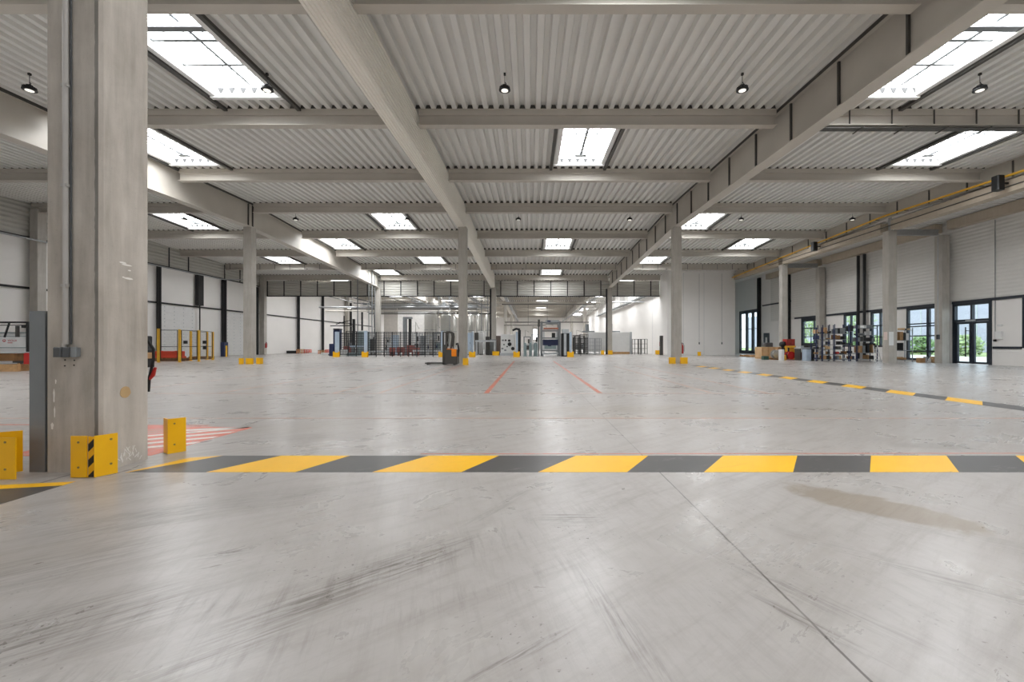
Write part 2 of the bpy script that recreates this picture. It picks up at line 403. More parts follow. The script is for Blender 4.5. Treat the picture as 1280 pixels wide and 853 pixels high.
# light-tight cover above the sheet, with the same openings left free
mb = MB()
xs = sorted({-29.3, 21.2} | {s[0] - HW for s in SKY} | {s[0] + HW for s in SKY})
for a, b in zip(xs[:-1], xs[1:]):
    mid = (a + b) / 2
    cuts = sorted((s[1], s[2]) for s in SKY if abs(s[0] - mid) < HW); y = YB - 0.2
    segs = []
    for c0, c1 in cuts: segs.append((y, c0)); y = c1
    segs.append((y, YF + 0.2))
    for s0, s1 in segs:
        if s1 - s0 < 0.02: continue
        ys = [s0] + [k for k in (25.56, 47.12, 68.7) if s0 < k < s1] + [s1]
        for u, v in zip(ys[:-1], ys[1:]):
            st = len(mb.v); mb.box(a, b, u, v, 0.135, 0.22); mb.shear(deckz, st)
structure(mb.build('ceiling_insulation', 'wall'))

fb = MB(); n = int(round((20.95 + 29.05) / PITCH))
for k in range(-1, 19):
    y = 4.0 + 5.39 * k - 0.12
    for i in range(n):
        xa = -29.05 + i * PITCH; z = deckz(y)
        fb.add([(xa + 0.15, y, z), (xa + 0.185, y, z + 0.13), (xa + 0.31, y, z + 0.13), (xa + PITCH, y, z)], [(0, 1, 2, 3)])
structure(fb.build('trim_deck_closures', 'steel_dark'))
# ------------------------------------------------------------------ skylights
bayname = {-22.4: 'the loading wall bay', -14.8: 'against the plain girder', -8.9: 'the bay left of the cream girder', 2.15: 'the middle bay', 11.07: 'next to the stiffened girder', 17.0: 'near the window aisle'}
def rowname(k):
    return {90: 'the far hall', -1: 'the row behind the camera', 0: 'the row overhead', 1: 'the nearest visible row', 2: 'the second visible row', 4: 'the third visible row', 5: 'the fourth visible row', 6: 'the fifth visible row', 7: 'the row before the hanging fascia'}[k]
for idx, (x, y0, y1, k) in enumerate(SKY):
    far = k == 90
    lab = ('skylight of the partly added far hall grid, %s, %s in depth' % (bayname[x], ORD[sum(1 for s in SKY[:idx] if s[3] == 90 and s[0] == x)])) if far else 'bright skylight, %s, %s' % (bayname[x], rowname(k))
    t = thing('skylight_window', lab, 'skylight', (x, y0, 0), 0, 'skylights in the roof', 'thing')
    L = y1 - y0; f = lambda y, b=y0: deckz(b + y)
    up = 0.30
    c = MB(); s = 0.05
    c.box(-HW, -HW + s, 0, L, -0.02, up); c.box(HW - s, HW, 0, L, -0.02, up); c.box(-HW, HW, 0, s, -0.02, up); c.box(-HW, HW, L - s, L, -0.02, up)
    c.box(-HW - 0.12, -HW + s, 0, L + 0.08, -0.04, 0.0); c.box(HW - s, HW + 0.12, 0, L + 0.08, -0.04, 0.0); c.box(-HW - 0.12, HW + 0.12, L - s, L + 0.10, -0.10, 0.0); c.box(-HW, HW, -0.1, s, -0.04, 0.0)
    c.shear(f); c.build('upstand', 'curb', t)
    gz = MB().box(-HW + s, HW - s, s, L - s, up - 0.02, up); gz.m = [1 if all(abs(gz.v[i][2] - (up - 0.02)) < 1e-6 for i in q) else 0 for q in gz.f]   # only the underside glows
    gz.shear(f).build('glazing', ['curb', 'skyglass'], t)
    if far: continue
    g = MB()
    for i in range(1, 13): g.box(-HW + s, HW - s, L * i / 13 - 0.014, L * i / 13 + 0.014, up - 0.06, up - 0.04)
    for i in (1, 2, 3): g.box(-HW + i * 0.5 - 0.012, -HW + i * 0.5 + 0.012, s, L - s, up - 0.05, up - 0.035)
    g.shear(f); g.build('safety_grid', 'grey', t)
    b = MB()
    if k in (2, 5, 7, -1, 4):
        b.bar((0, 0.4, up - 0.12), (0, L - 0.5, up - 0.18), 0.10, 0.05)
        b.bar((-0.7, L * 0.35, up - 0.15), (0.7, L * 0.35, up - 0.15), 0.05); b.bar((-0.75, L * 0.25, up - 0.2), (-0.2, L * 0.42, up - 0.16), 0.03); b.bar((0.75, L * 0.25, up - 0.2), (0.2, L * 0.42, up - 0.16), 0.03)
        b.box(-0.25, 0.25, L - 0.75, L - 0.5, up - 0.22, up - 0.12)
    else:
        for q in (0.42, 0.68): b.bar((-HW, L * q, up - 0.12), (HW, L * q, up - 0.12), 0.10, 0.06)
        b.bar((0.3, 0.2, up - 0.14), (0.3, L - 0.3, up - 0.14), 0.08, 0.03)
        b.box(-HW, HW, 0.95, 1.15, 0.0, 0.12)
        for q in (0.36, 0.42, 0.5, 0.68, 0.76): b.box(-HW + s, -HW + s + 0.04, L * q - 0.07, L * q + 0.07, 0.16, 0.21)
    b.shear(f); b.build('opener_bars', 'grey', t)
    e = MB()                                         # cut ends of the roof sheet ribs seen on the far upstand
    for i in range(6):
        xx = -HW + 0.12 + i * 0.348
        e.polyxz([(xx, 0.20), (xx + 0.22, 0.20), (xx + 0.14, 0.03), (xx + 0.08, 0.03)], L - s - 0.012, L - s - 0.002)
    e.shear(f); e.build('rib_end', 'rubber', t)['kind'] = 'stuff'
    for sx in (-1, 1):
        r = MB(); ya = P(k) + 0.16 - y0 if 0 <= k < 8 else -0.8; yb = P(k + 1) - 0.16 - y0
        xx = sx * (HW + 0.22)
        r.box(xx - 0.06, xx + 0.06, ya, yb, -0.10, -0.005); r.shear(f); r.build('trimmer', 'steel_dark', t)

# ------------------------------------------------------------------ purlins
bays = [('the loading-door wall and the first girder', -28.9, -16.55), ('the first girder and the cream-clad girder', -16.05, -4.30), ('the cream-clad girder and the stiffened girder', -3.74, 8.22), ('the stiffened girder and the window aisle', 8.73, 20.60)]
def purlin(bi, k):
    nm, x0, x1 = bays[bi]; y = P(k); z = deckz(y)
    if bi == 3 and k >= 8: x1 = 13.9
    rank = 'overhead and behind the camera' if k < 1 else ORD[k - 1] + ' in depth'
    t = MB()
    t.box(x0, x1, -0.14, 0.14, -0.54, -0.515); t.box(x0, x1, -0.012, 0.012, -0.515, -0.02); t.box(x0, x1, -0.14, 0.14, -0.022, -0.002); t.box(x0, x1, -0.09, 0.012, -0.19, -0.022)
    o = t.build('roof_purlin', 'steel', loc=(0, y, z))
    tag(o, 'beige steel purlin between %s, %s' % (nm, rank), 'roof beam', 'roof purlins')
    if (bi == 3 and k in (2, 7)) or k == 7:
        s = MB()
        xx = x0 + 0.5
        while xx < x1: s.box(xx - 0.012, xx + 0.012, -0.135, -0.095, -0.513, -0.024); xx += 1.41
        s.build('stiffener', 'steel_dark', o)['kind'] = 'stuff'
    return o
for k in range(-1, 9):
    for bi in range(4): purlin(bi, k)
for k in range(9, 20):
    for bi in range(3): purlin(bi, k)

# ------------------------------------------------------------------ main girders (each runs in straight lengths between the ridge and valley rows)
def along(fn, ya, yb, kinks=(25.56, 47.12, 68.7)):
    """x-z outline fn(y) swept along y with breaks where the roof changes slope"""
    ys = [ya] + [k for k in kinks if ya < k < yb] + [yb]
    mb = MB(); rings = [fn(y) for y in ys]; n = len(rings[0])
    vs = [(x, y, z) for y, r in zip(ys, rings) for x, z in r]
    fs = [(i * n + j, i * n + (j + 1) % n, (i + 1) * n + (j + 1) % n, (i + 1) * n + j) for i in range(len(ys) - 1) for j in range(n)]
    fs += [tuple(range(n)), tuple(range(len(ys) * n - 1, (len(ys) - 1) * n - 1, -1))]
    return mb.add(vs, fs)
def ibeam(x, hw=0.22, tf=0.035, tw=0.012, zb=girz, zt=lambda y: deckz(y) - 0.003):
    def fn(y):
        b, t = zb(y), zt(y)
        return [(x - hw, b), (x + hw, b), (x + hw, b + tf), (x + tw, b + tf), (x + tw, t - tf), (x + hw, t - tf), (x + hw, t), (x - hw, t), (x - hw, t - tf), (x - tw, t - tf), (x - tw, b + tf), (x - hw, b + tf)]
    return fn
def girder(name, label, x, ya, yb, stiff, side):
    o = along(ibeam(x), ya, yb).build(name, 'steel'); tag(o, label, 'roof girder', 'main roof girders')
    for sx in (-1, 1): along(lambda y: [(x + sx * 0.222, deckz(y) - 0.11), (x + sx * 0.232, deckz(y) - 0.11), (x + sx * 0.232, deckz(y) - 0.003), (x + sx * 0.222, deckz(y) - 0.003)], ya, yb).build('dark_strip', 'steel_dark', o)  # dark strip down each side of the girder top
    for y in stiff:
        MB().box(*sorted((x + side * 0.014, x + side * 0.075)), y - 0.03, y + 0.03, girz(y) + 0.04, deckz(y) - 0.045).build('stiffener', 'steel_dark', o)
    return o
girder('roof_girder', 'plain deep steel girder over the columns nearest the loading doors, front hall', XB, YB + 0.1, R3 - 0.3, [R2 - 0.2, R2 + 0.2, 12.5], 1)
girder('roof_girder', 'deep steel girder with dark upright stiffeners, beside the window aisle, front hall', XC, YB + 0.1, R3 - 0.3, [5.4 + 2.21 * i for i in range(19)], -1)
# cream girder boxed in horizontally ribbed sheet
def boxed(y):
    b, t = girz(y), deckz(y) - 0.003
    pts = [(XA - 0.22, t), (XA - 0.22, b)]
    for i in range(5): pts += [(XA - 0.20 + i * 0.085, b - 0.0), (XA - 0.19 + i * 0.085, b - 0.022), (XA - 0.150 + i * 0.085, b - 0.022), (XA - 0.14 + i * 0.085, b)]
    n = 10; h = (t - b - 0.06) / n
    for i in range(n):
        z = b + 0.03 + i * h
        pts += [(XA + 0.14, z), (XA + 0.225, z + h * 0.22), (XA + 0.225, z + h * 0.60), (XA + 0.14, z + h * 0.85)]
    pts += [(XA + 0.14, t)]
    return pts
o = along(boxed, YB + 0.1, R3 - 0.3).build('roof_girder', 'girderclad')
tag(o, 'cream girder boxed in ribbed sheet, running over the big foreground column', 'roof girder', 'main roof girders')
for i, (x, w) in enumerate(((XB, 'over the far columns nearest the loading doors'), (XA, 'over the far middle columns, beyond the hanging fascia'), (XC, 'over the far columns beside the white partition'))):
    girder('roof_girder', 'plain steel girder %s' % w, x, R3 + 0.75, R5 + 20, [], 1)
# edge girder on the aisle line, its dark upright plates, gas pipe and brackets
o = along(ibeam(XD, 0.15, 0.03, 0.012, lambda y: deckz(y) - 0.80), YB + 0.1, 44.6).build('roof_girder', 'steel')
tag(o, 'shallow edge girder along the window aisle, with dark upright plates', 'roof girder', 'main roof girders')
y = 9.0
while y < 44.5:
    MB().box(XD - 0.05, XD - 0.013, y - 0.03, y + 0.03, deckz(y) - 0.77, deckz(y) - 0.035).build('stiffener', 'steel_dark', o); y += 2.0
ys = [16.0, 25.3, 25.8, 44.6]
o = MB().tube([(XD - 0.40, y, deckz(y) - 0.74) for y in ys], 0.05, 10).build('gas_pipe', 'yellow2', smooth=True)
tag(o, 'yellow gas pipe running along the edge girder above the window aisle', 'pipe')
y = 16.0; br = MB()
while y < 44.5: br.box(XD - 0.46, XD - 0.25, y - 0.02, y + 0.02, deckz(y) - 0.83, deckz(y) - 0.803); y += 2.0
br.build('clip', 'steel_dark', o)
o = MB()
o.tube([(XD - 0.275, 12.0, 7.9), (XD - 0.275, 38.0, 7.9)], 0.025, 6); o.build('cable_run', 'steel_dark', smooth=True)
tag(COL.objects['cable_run'], 'dark cable conduit fixed along the aisle beam below the yellow pipe', 'conduit')

# ------------------------------------------------------------------ window aisle: lower flat roof and beams
mb = MB()
n = int((44.8 - YB) / PITCH)
for i in range(n):
    ya = YB + i * PITCH
    prof = [(0, 0), (0.15, 0), (0.19, 0.11), (0.305, 0.11), (PITCH, 0)]
    mb.add([(x, ya + q, 8.2 + z) for x in (20.9, WR) for q, z in prof], [(c, c + 1, 6 + c, 5 + c) for c in range(4)])
structure(mb.build('ceiling_aisle', 'deck'))
structure(MB().box(20.9, WR + 0.3, YB, 52.3, 8.33, 8.45).build('ceiling_aisle_insulation', 'wall'))
mb = MB()
for a, b in ((YB, R2), (R2, 44.8)):
    s = len(mb.v); mb.box(20.98, 21.08, a, b, -0.05, 0.2)
    s2 = len(mb.v)
structure(along(lambda y: [(20.99, 8.2), (21.08, 8.2), (21.08, deckz(y) + 0.2), (20.99, deckz(y) + 0.2)], YB, 52.3).build('wall_clerestory', 'wallrib_l'))
for k, (a, b) in enumerate(((YB, 14.6), (15.0, 25.2), (25.92, 36.0), (36.6, 44.6))):
    o = MB().box(20.62, 21.1, a, b, 7.66, 8.18).build('edge_beam', 'beam'); tag(o, 'long precast beam on the aisle columns, %s length in depth' % ORD[k], 'beam', 'aisle edge beams')
    o = MB().box(23.85, 24.26, a, b, 7.66, 8.17).build('wall_head_beam', 'beam'); tag(o, 'precast beam along the window wall head, %s length in depth' % ORD[k], 'beam', 'window wall head beams')
for k, y in enumerate((14.8, R2, 36.3)):
    o = MB().box(21.16, 23.7, y - 0.1, y + 0.1, 7.42, 7.45).box(21.16, 23.7, y - 0.012, y + 0.012, 7.45, 7.72).box(21.16, 23.7, y - 0.1, y + 0.1, 7.72, 7.75).build('cross_beam', 'galv')
    tag(o, 'short steel cross beam over the window aisle, %s in depth' % ORD[k], 'beam', 'aisle cross beams')

# ------------------------------------------------------------------ columns
def column(x, y, ztop, label, m='column_b', hw=0.24, base=None):
    o = MB().chbox(x - hw, x + hw, y - hw, y + hw, 0, ztop, 0.022).build('concrete_column', m)
    return tag(o, label, 'column', 'concrete columns', 'thing')
XA1 = -3.914
colA = column(XA1, R1 + 0.005, girz(R1) - 0.005, 'big rough concrete column in front, with conduit and yellow guards', 'column')
column(XB, R2, girz(R2) - 0.005, 'concrete column with three yellow guards in front of the loading doors')
column(XA1, R2, girz(R2) - 0.005, 'concrete column right behind the orange and grey stacker')
column(XC, R2, girz(R2) - 0.005, 'concrete column with fire extinguisher in front of the white partition')
column(XB, R3, girz(R3) - 0.005, 'brightly lit concrete column at the grey machine fence')
column(XA1, R3, girz(R3) - 0.005, 'concrete column with black downpipe behind the stacker column')
column(XC, R3, girz(R3) - 0.005, 'concrete column with black downpipe in front of the white enclosure')
for x, w in ((XB, 'beside the steel tanks'), (XA1, 'beside the middle conveyors'), (XC, 'beside the wire cages')):
    column(x, R4, girz(R4) - 0.005, 'distant concrete column in the far hall, %s' % w)
column(XC, R5, girz(R5) - 0.005, 'farthest concrete column in the far hall, behind the wire cages')
column(XA1, R5, girz(R5) - 0.005, 'farthest concrete column in the far hall, by the middle conveyors')
column(XD, R2, 7.655, 'concrete aisle column with two paper notices by the shelving')
column(XD, 36.3, 7.655, 'concrete aisle column behind the red drum stand')
column(23.92, R2, 7.40, 'concrete wall column beside the glazed double door')
column(23.92, 36.3, 7.40, 'concrete wall column between the two far windows')
column(XL, R2, 8.9, 'concrete wall column on the loading-door wall, beside the big foreground column')
column(XL, R3, 8.2, 'concrete wall column on the loading-door wall, under the hanging fascia')
column(XL, R4, 8.9, 'concrete wall column on the loading-door wall, in the far hall')
for x, y in ((XD, R2), (XD, 36.3)):                # short steel post carrying the edge girder
    o = MB().box(x + 0.02, x + 0.10, y - 0.12, y + 0.12, 7.665, deckz(y) - 0.81).build('stub_post', 'galv')
    tag(o, 'short steel post standing on the aisle column %s' % ('by the shelving' if y == R2 else 'behind the red drum stand'), 'post', 'stub posts')
for x, w in ((XA1, 'middle'), (XC, 'window-side')):
    o = MB().tube([(x - 0.34, R3 - 0.1, 0.0), (x - 0.34, R3 - 0.1, girz(R3) - 0.1)], 0.085, 10).build('downpipe', 'black', smooth=True)
    tag(o, 'black downpipe against the %s far column under the fascia' % w, 'pipe', 'black downpipes')

# ------------------------------------------------------------------ hanging fascia across the hall at the valley row
FY = R3 + 0.42
structure(MB().box(WL + 0.05, 13.95, FY, FY + 0.12, 6.32, 7.95).build('wall_fascia', 'fascia'))
mb = MB(); x = WL + 0.6
while x < 13.9: mb.box(x - 0.045, x + 0.045, FY - 0.07, FY - 0.005, 6.3, 7.93); x += 1.8
mb.box(WL + 0.05, 13.95, FY - 0.09, FY - 0.005, 6.24, 6.34)
structure(mb.build('trim_fascia', 'black'))

# ------------------------------------------------------------------ loading-door wall
structure(MB().box(WL - 0.25, WL, YB, YF, 0, 9.6).build('wall_left', 'wall'))
structure(along(lambda y: [(WL + 0.005, 7.25), (WL + 0.06, 7.25), (WL + 0.06, deckz(y) - 0.02), (WL + 0.005, deckz(y) - 0.02)], YB + 0.2, R3).build('trim_eaves', 'fascia'))
mb = MB()
mb.box(WL + 0.005, WL + 0.10, 20.0, R3 - 0.3, 4.28, 4.40); mb.box(WL + 0.005, WL + 0.10, R3 + 0.6, 80, 4.28, 4.40); mb.box(WL + 0.07, WL + 0.125, 12, R3 - 0.3, 7.2, 7.30)
for y in (20.5, 22.6, 28.6, 31.2, 35.2, 37.2, 41.6, 43.8): mb.bar((WL + 0.095, y, 7.3), (WL + 0.095, y, deckz(y) - 0.1), 0.06)
structure(mb.build('trim_wall_rails', 'black'))
def post(y, z0, z1, w, label):
    o = MB().box(WL + 0.11, WL + 0.11 + w, y - w * 0.6, y + w * 0.6, z0, z1).box(WL + 0.11, WL + 0.17 + w, y - w * 0.25, y + w * 0.25, z0, z1).build('track_post', 'black')
    tag(o, label, 'post', 'black posts on the loading-door wall')
post(34.1, 0, 7.15, 0.20, 'black door track post at the near edge of the dotted sectional door')
post(41.3, 0, 7.15, 0.28, 'thick black door track post next to the blue bin')
post(46.3, 0, 7.1, 0.2, 'black post on the wall just before the fascia column')
post(54.6, 0, 7.7, 0.22, 'black post on the white wall under the fascia, nearest one')
post(61.0, 0, 7.7, 0.22, 'black post on the white wall under the fascia, second one')
post(70.5, 0, 7.7, 0.22, 'black post on the white wall near the blue machine column')
o = MB().box(WL + 0.12, WL + 0.42, 37.9, 38.5, 4.45, 7.1).tube([(WL + 0.3, 38.2, 4.45), (WL + 0.3, 38.2, 0.02)], 0.05, 6).build('door_operator', 'black')
tag(o, 'black door operator housing with a long chain hanging down the wall', 'door operator')
for n, (ya, yb) in enumerate(((34.5, 37.9), (41.7, 46.0))):
    t = thing('door_%d' % (n + 2), 'white dotted sectional loading door, %s' % ('behind the yellow fence' if n == 0 else 'beside the blue bin'), 'door', (WL + 0.02, (ya + yb) / 2, 0), 0, None, 'structure')
    L = (yb - ya) / 2
    m_ = MB()
    for i in range(7): m_.box(0, 0.05, -L, L, 0.02 + i * 0.6, 0.605 + i * 0.6)
    m_.build('leaf', 'white', t)
    d = MB()
    for i in range(7):
        for j in range(int(L * 2 / 0.95) + 1):
            for dz in (0.14, 0.46): d.box(0.05, 0.062, -L + 0.3 + j * 0.95 - 0.035, -L + 0.3 + j * 0.95 + 0.035, i * 0.6 + dz - 0.03, i * 0.6 + dz + 0.03)
    d.build('rivets', 'lgrey', t)['kind'] = 'stuff'
o = MB().tube([(WL + 0.75, 20, 7.05), (WL + 0.75, 40.0, 7.05), (WL + 0.95, 40.4, 7.05), (WL + 1.4, 43.0, 7.4)], 0.05, 8).build('wall_pipe', 'galv', smooth=True)
tag(o, 'bare metal pipe running high along the loading-door wall', 'pipe')

# ------------------------------------------------------------------ other walls
for i in range(7):  # added unseen panels, glowing to fill surfaces that face the camera
    t = thing('window_%d' % (i + 8), 'tall glowing fill panel added in the wall behind the camera', 'window', (-22.5 + i * 7.0, YB, 0), 0, None, 'structure')
    MB().box(-2.6, -2.45, 0.0, 0.06, 1.0, 6.5).box(2.45, 2.6, 0.0, 0.06, 1.0, 6.5).box(-2.45, 2.45, 0.0, 0.06, 1.0, 1.15).box(-2.45, 2.45, 0.0, 0.06, 6.35, 6.5).build('frame', 'win', t)
    MB().box(-2.45, 2.45, 0.02, 0.04, 1.15, 6.35).build('pane', emitter('added_fill_panel', (246, 250, 255), 0.5), t)
structure(MB().box(WL, 14.0, YF, YF + 0.2, 0, 9.0).build('wall_far', 'wall'))
structure(MB().box(WL, WR + 0.25, YB - 0.2, YB, 0, 9.6).build('wall_back', 'wall'))
structure(MB().box(14.0, 20.9, 44.9, 60.0, 0, 9.2).box(14.0, 20.9, 60.0, YF, 0, 9.0).build('wall_partition', 'wall'))
structure(MB().box(20.9, WR + 0.25, 52.2, 52.4, 0, 8.6).build('wall_aisle_end', 'wall'))
mb = MB()
for x in (14.02,): mb.box(13.985, 13.998, 50.4, 50.43, 0, 8.4)
mb.box(15.6, 15.62, 44.88, 44.899, 0, 8.4); mb.box(17.7, 17.72, 44.88, 44.899, 0, 8.4)
structure(mb.build('trim_partition_joints', 'lgrey'))

# window wall with its openings: (y0, y1, z0, z1)
OP = [(18.0, 21.75, 0.9, 3.4), (23.16, 25.30, 0.0, 3.4), (26.2, 28.45, 0.08, 3.4), (29.9, 31.45, 0.9, 3.4), (32.7, 34.15, 0.9, 3.4), (36.75, 39.5, 0.9, 3.4), (46.9, 51.2, 0.05, 4.9)]
low = MB(); y = YB
for a, b, z0, z1 in OP:
    low.box(WR, WR + 0.22, y, a, 0, 3.4)
    if z0 > 0: low.box(WR, WR + 0.22, a, b, 0, z0)
    y = b
low.box(WR, WR + 0.22, y, 52.3, 0, 3.4)
structure(low.build('wall_right_lower', 'wall'))
up = MB().box(WR, WR + 0.22, YB, 44.5, 3.4, 8.6)
structure(up.build('wall_right_upper', 'wallrib'))
structure(MB().box(WR, WR + 0.22, 44.5, 46.9, 3.4, 8.6).box(WR, WR + 0.22, 46.9, 51.2, 4.9, 8.6).box(WR, WR + 0.22, 51.2, 52.3, 3.4, 8.6).build('wall_right_end', 'wall'))
mb = MB().box(WR - 0.07, WR - 0.002, 8, 25.3, 3.40, 3.54).box(WR - 0.07, WR - 0.002, 25.82, 36.05, 3.40, 3.54).box(WR - 0.07, WR - 0.002, 36.56, 40.4, 3.40, 3.54).box(WR - 0.07, WR - 0.002, 41.0, 46.0, 5.06, 5.18)
mb.box(WR - 0.05, WR - 0.002, 21.75, 23.1, 0.86, 0.98)
structure(mb.build('trim_window_head', 'win'))
def window(n, a, b, z0, z1, mulls, rails, label, fw=0.11):
    t = thing('window_%d' % n, label, 'window', (WR + 0.06, (a + b) / 2, 0), 0, None, 'structure'); L = (b - a) / 2
    f = MB(); f.box(-0.06, 0.08, -L, -L + fw, z0, z1).box(-0.06, 0.08, L - fw, L, z0, z1).box(-0.06, 0.08, -L + fw, L - fw, z1 - fw, z1).box(-0.06, 0.08, -L + fw, L - fw, z0, z0 + fw)
    for m_, w in mulls: f.box(-0.06, 0.08, a + m_ - (a + b) / 2 - w / 2, a + m_ - (a + b) / 2 + w / 2, z0 + fw, z1 - fw)
    for r, w in rails: f.box(-0.05, 0.07, -L + fw, L - fw, r - w / 2, r + w / 2)
    f.build('frame', 'win', t)
    MB().box(0.0, 0.02, -L + fw, L - fw, z0 + fw, z1 - fw).build('pane', 'glass', t)
    return t
window(1, 18.0, 21.75, 0.9, 3.4, [(1.9, 0.08)], [], 'dark framed window at the edge of the photo, right of the door')
window(2, 26.2, 28.45, 0.08, 3.4, [(0.72, 0.16)], [(2.38, 0.07), (2.22, 0.07), (1.62, 0.07), (0.66, 0.09)], 'tall dark framed window behind the small grey shelf', 0.14)
window(3, 29.9, 31.45, 0.9, 3.4, [(0.7, 0.08)], [(2.4, 0.08), (1.6, 0.06)], 'dark framed window half hidden by the aisle column with notices', 0.14)
window(4, 32.7, 34.15, 0.9, 3.4, [(0.7, 0.08)], [(2.4, 0.08)], 'dark framed window behind the blue shelving', 0.14)
window(5, 36.75, 39.5, 0.9, 3.4, [(1.0, 0.07)], [(2.5, 0.08), (1.75, 0.05)], 'dark framed window above the workbench', 0.30)
window(6, 46.9, 51.2, 0.05, 4.9, [(1.25, 0.45), (2.6, 0.45)], [(2.8, 0.06)], 'very tall window with four wide dark posts at the aisle end', 0.36)
# glazed double door
t = thing('door_1', 'black framed glazed double door with a long bar handle', 'door', (WR + 0.05, 24.23, 0), 0, None, 'structure')
f = MB(); f.box(-0.09, 0.09, -1.07, -0.93, 0, 3.4).box(-0.09, 0.09, 0.93, 1.07, 0, 3.4).box(-0.09, 0.09, -0.93, 0.93, 3.26, 3.4).box(-0.09, 0.09, -0.93, 0.93, 2.36, 2.48).box(-0.08, 0.08, -0.05, 0.05, 2.48, 3.26)
f.build('frame', 'win', t)
MB().box(-0.01, 0.01, -0.93, 0.93, 2.48, 3.26).build('transom_pane', 'glass', t)
for s in (-1, 1):
    a, b = sorted((s * 0.01, s * 0.925))
    l_ = MB(); l_.box(-0.05, 0.05, a, a + 0.13, 0.02, 2.35).box(-0.05, 0.05, b - 0.13, b, 0.02, 2.35).box(-0.05, 0.05, a + 0.13, b - 0.13, 2.23, 2.35).box(-0.05, 0.05, a + 0.13, b - 0.13, 0.02, 0.13)
    lf = l_.build('leaf', 'win', t)
    MB().box(-0.01, 0.01, a + 0.13, b - 0.13, 0.13, 2.23).build('pane', 'glass', lf)
    if s > 0: MB().tube([(-0.13, 0.26, 0.40), (-0.13, 0.26, 2.05)], 0.028, 8).bar((-0.13, 0.26, 0.6), (-0.05, 0.14, 0.6), 0.03).bar((-0.13, 0.26, 1.85), (-0.05, 0.14, 1.85), 0.03).build('handle', 'black', lf)
MB().box(-0.16, -0.09, -0.25, 0.25, 2.37, 2.45).build('door_closer', 'lgrey', t)
# dark small door beside the far plywood crate
t = thing('door_4', 'small dark door with a pale window on the white aisle wall', 'door', (WR - 0.03, 45.2, 0), 0, None, 'structure')
MB().box(-0.04, 0.02, -0.5, 0.5, 0, 2.25).box(-0.06, -0.04, -0.5, -0.42, 0, 2.25).box(-0.06, -0.04, 0.42, 0.5, 0, 2.25).box(-0.06, -0.04, -0.42, 0.42, 2.17, 2.25).build('leaf', 'win', t)
MB().box(-0.05, -0.045, -0.2, 0.15, 1.1, 1.8).build('pane', 'white', t)
o = MB().box(WR - 0.28, WR - 0.02, 46.3, 46.62, 0, 8.1).tube([(WR - 0.33, 46.46, 0), (WR - 0.33, 46.46, 8.0)], 0.05).build('wall_post', 'black')
tag(o, 'tall black steel post between the tall window and the white panels', 'post')
for i, y in enumerate((31.75, 32.35)):
    o = MB().tube([(WR - 0.2, y, 0), (WR - 0.2, y, 7.6)], 0.10, 8).build('rainwater_pipe', 'black', smooth=True)
    tag(o, 'black rainwater pipe on the window wall, %s of the pair' % ('nearer' if i == 0 else 'farther'), 'pipe', 'black rainwater pipes')
o = MB().box(WR - 0.26, WR - 0.04, 41.0, 41.35, 0, 7.6).build('rainwater_pipe', 'black')
tag(o, 'black square rainwater pipe beside the column behind the drum stand', 'pipe')

# ------------------------------------------------------------------ pendant lamps
def lamp_parts(root):
    c = MB().tube([(0, 0, 0.48), (0, 0, 0.16)], 0.008, 6).box(-0.03, 0.03, -0.03, 0.03, 0.44, 0.5).tube([(0.0, 0.0, 0.24), (0.04, 0.0, 0.2), (0.0, 0, 0.15)], 0.012, 6)
    c.build('cable', 'black', root)
    h = MB().lathe((0, 0, 0), [(0.05, 0.16), (0.075, 0.15), (0.085, 0.075), (0.155, 0.055), (0.165, 0.03), (0.165, 0.005), (0.125, -0.005), (0.10, 0.004)], 24)
    for i in range(16):
        a = 2 * math.pi * i / 16; h.bar((0.07 * math.cos(a), 0.07 * math.sin(a), 0.09), (0.15 * math.cos(a), 0.15 * math.sin(a), 0.07), 0.008, 0.05)
    hs = h.build('housing', 'black', root)
    MB().lathe((0, 0, -0.012), [(0.098, 0.012), (0.098, 0.003), (0.06, 0.0)], 24).build('lens', 'lens', hs)
proto = None
for r, y in enumerate((-1.7, 12.63, 26.95, 41.85)):
    for c in range(-1, 6):
        x = (-13.07 + 6.2 * c) * 1.1
        rows = ('behind the camera', 'in the nearest row', 'in the middle row', 'in the farthest row')[r]
        lab = 'black round pendant lamp hanging %s, %s from the loading-door wall' % (rows, ORD[c + 1])
        if y < 0 and c not in (1, 2, 3): continue
        if proto is None:
            proto = thing('pendant_lamp', lab, 'lamp', (x, y, deckz(y) - 0.50), 0, 'pendant lamps'); lamp_parts(proto); kids = children(proto)
        else: dup(proto, (x, y, deckz(y) - 0.50), 0, lab, None, kids)
# ------------------------------------------------------------------ foreground column fittings
cx0, cx1, cy0, cy1 = XA1 - 0.24, XA1 + 0.24, 3.765, 4.245
o = MB().tube([(-3.953, cy0 - 0.022, 1.10), (-3.953, cy0 - 0.022, 7.0)], 0.021, 12)
for z in (1.6, 2.45, 3.3, 4.3): o.box(-3.98, -3.925, cy0 - 0.04, cy0, z - 0.012, z + 0.012)
o = o.build('conduit', 'conduit', smooth=True); tag(o, 'grey conduit running up the front of the big column to the switch box', 'conduit')
o = MB().tube([(-3.920, cy0 - 0.010, 1.10), (-3.920, cy0 - 0.010, 7.0)], 0.007, 8).build('cable', 'boxgrey', smooth=True); tag(o, 'thin dark tube drawn as the shadow of the conduit on the big column', 'cable')  # dark tube put in as the conduit's shadow on the column
t = thing('switch_box', 'small dark grey switch box on the front of the big column', 'switch', (-3.93, cy0 - 0.003, 1.03))
MB().chbox(-0.105, -0.035, -0.05, 0, -0.04, 0.045, 0.008).chbox(-0.03, 0.04, -0.05, 0, -0.04, 0.045, 0.008).build('housing', 'boxgrey', t)
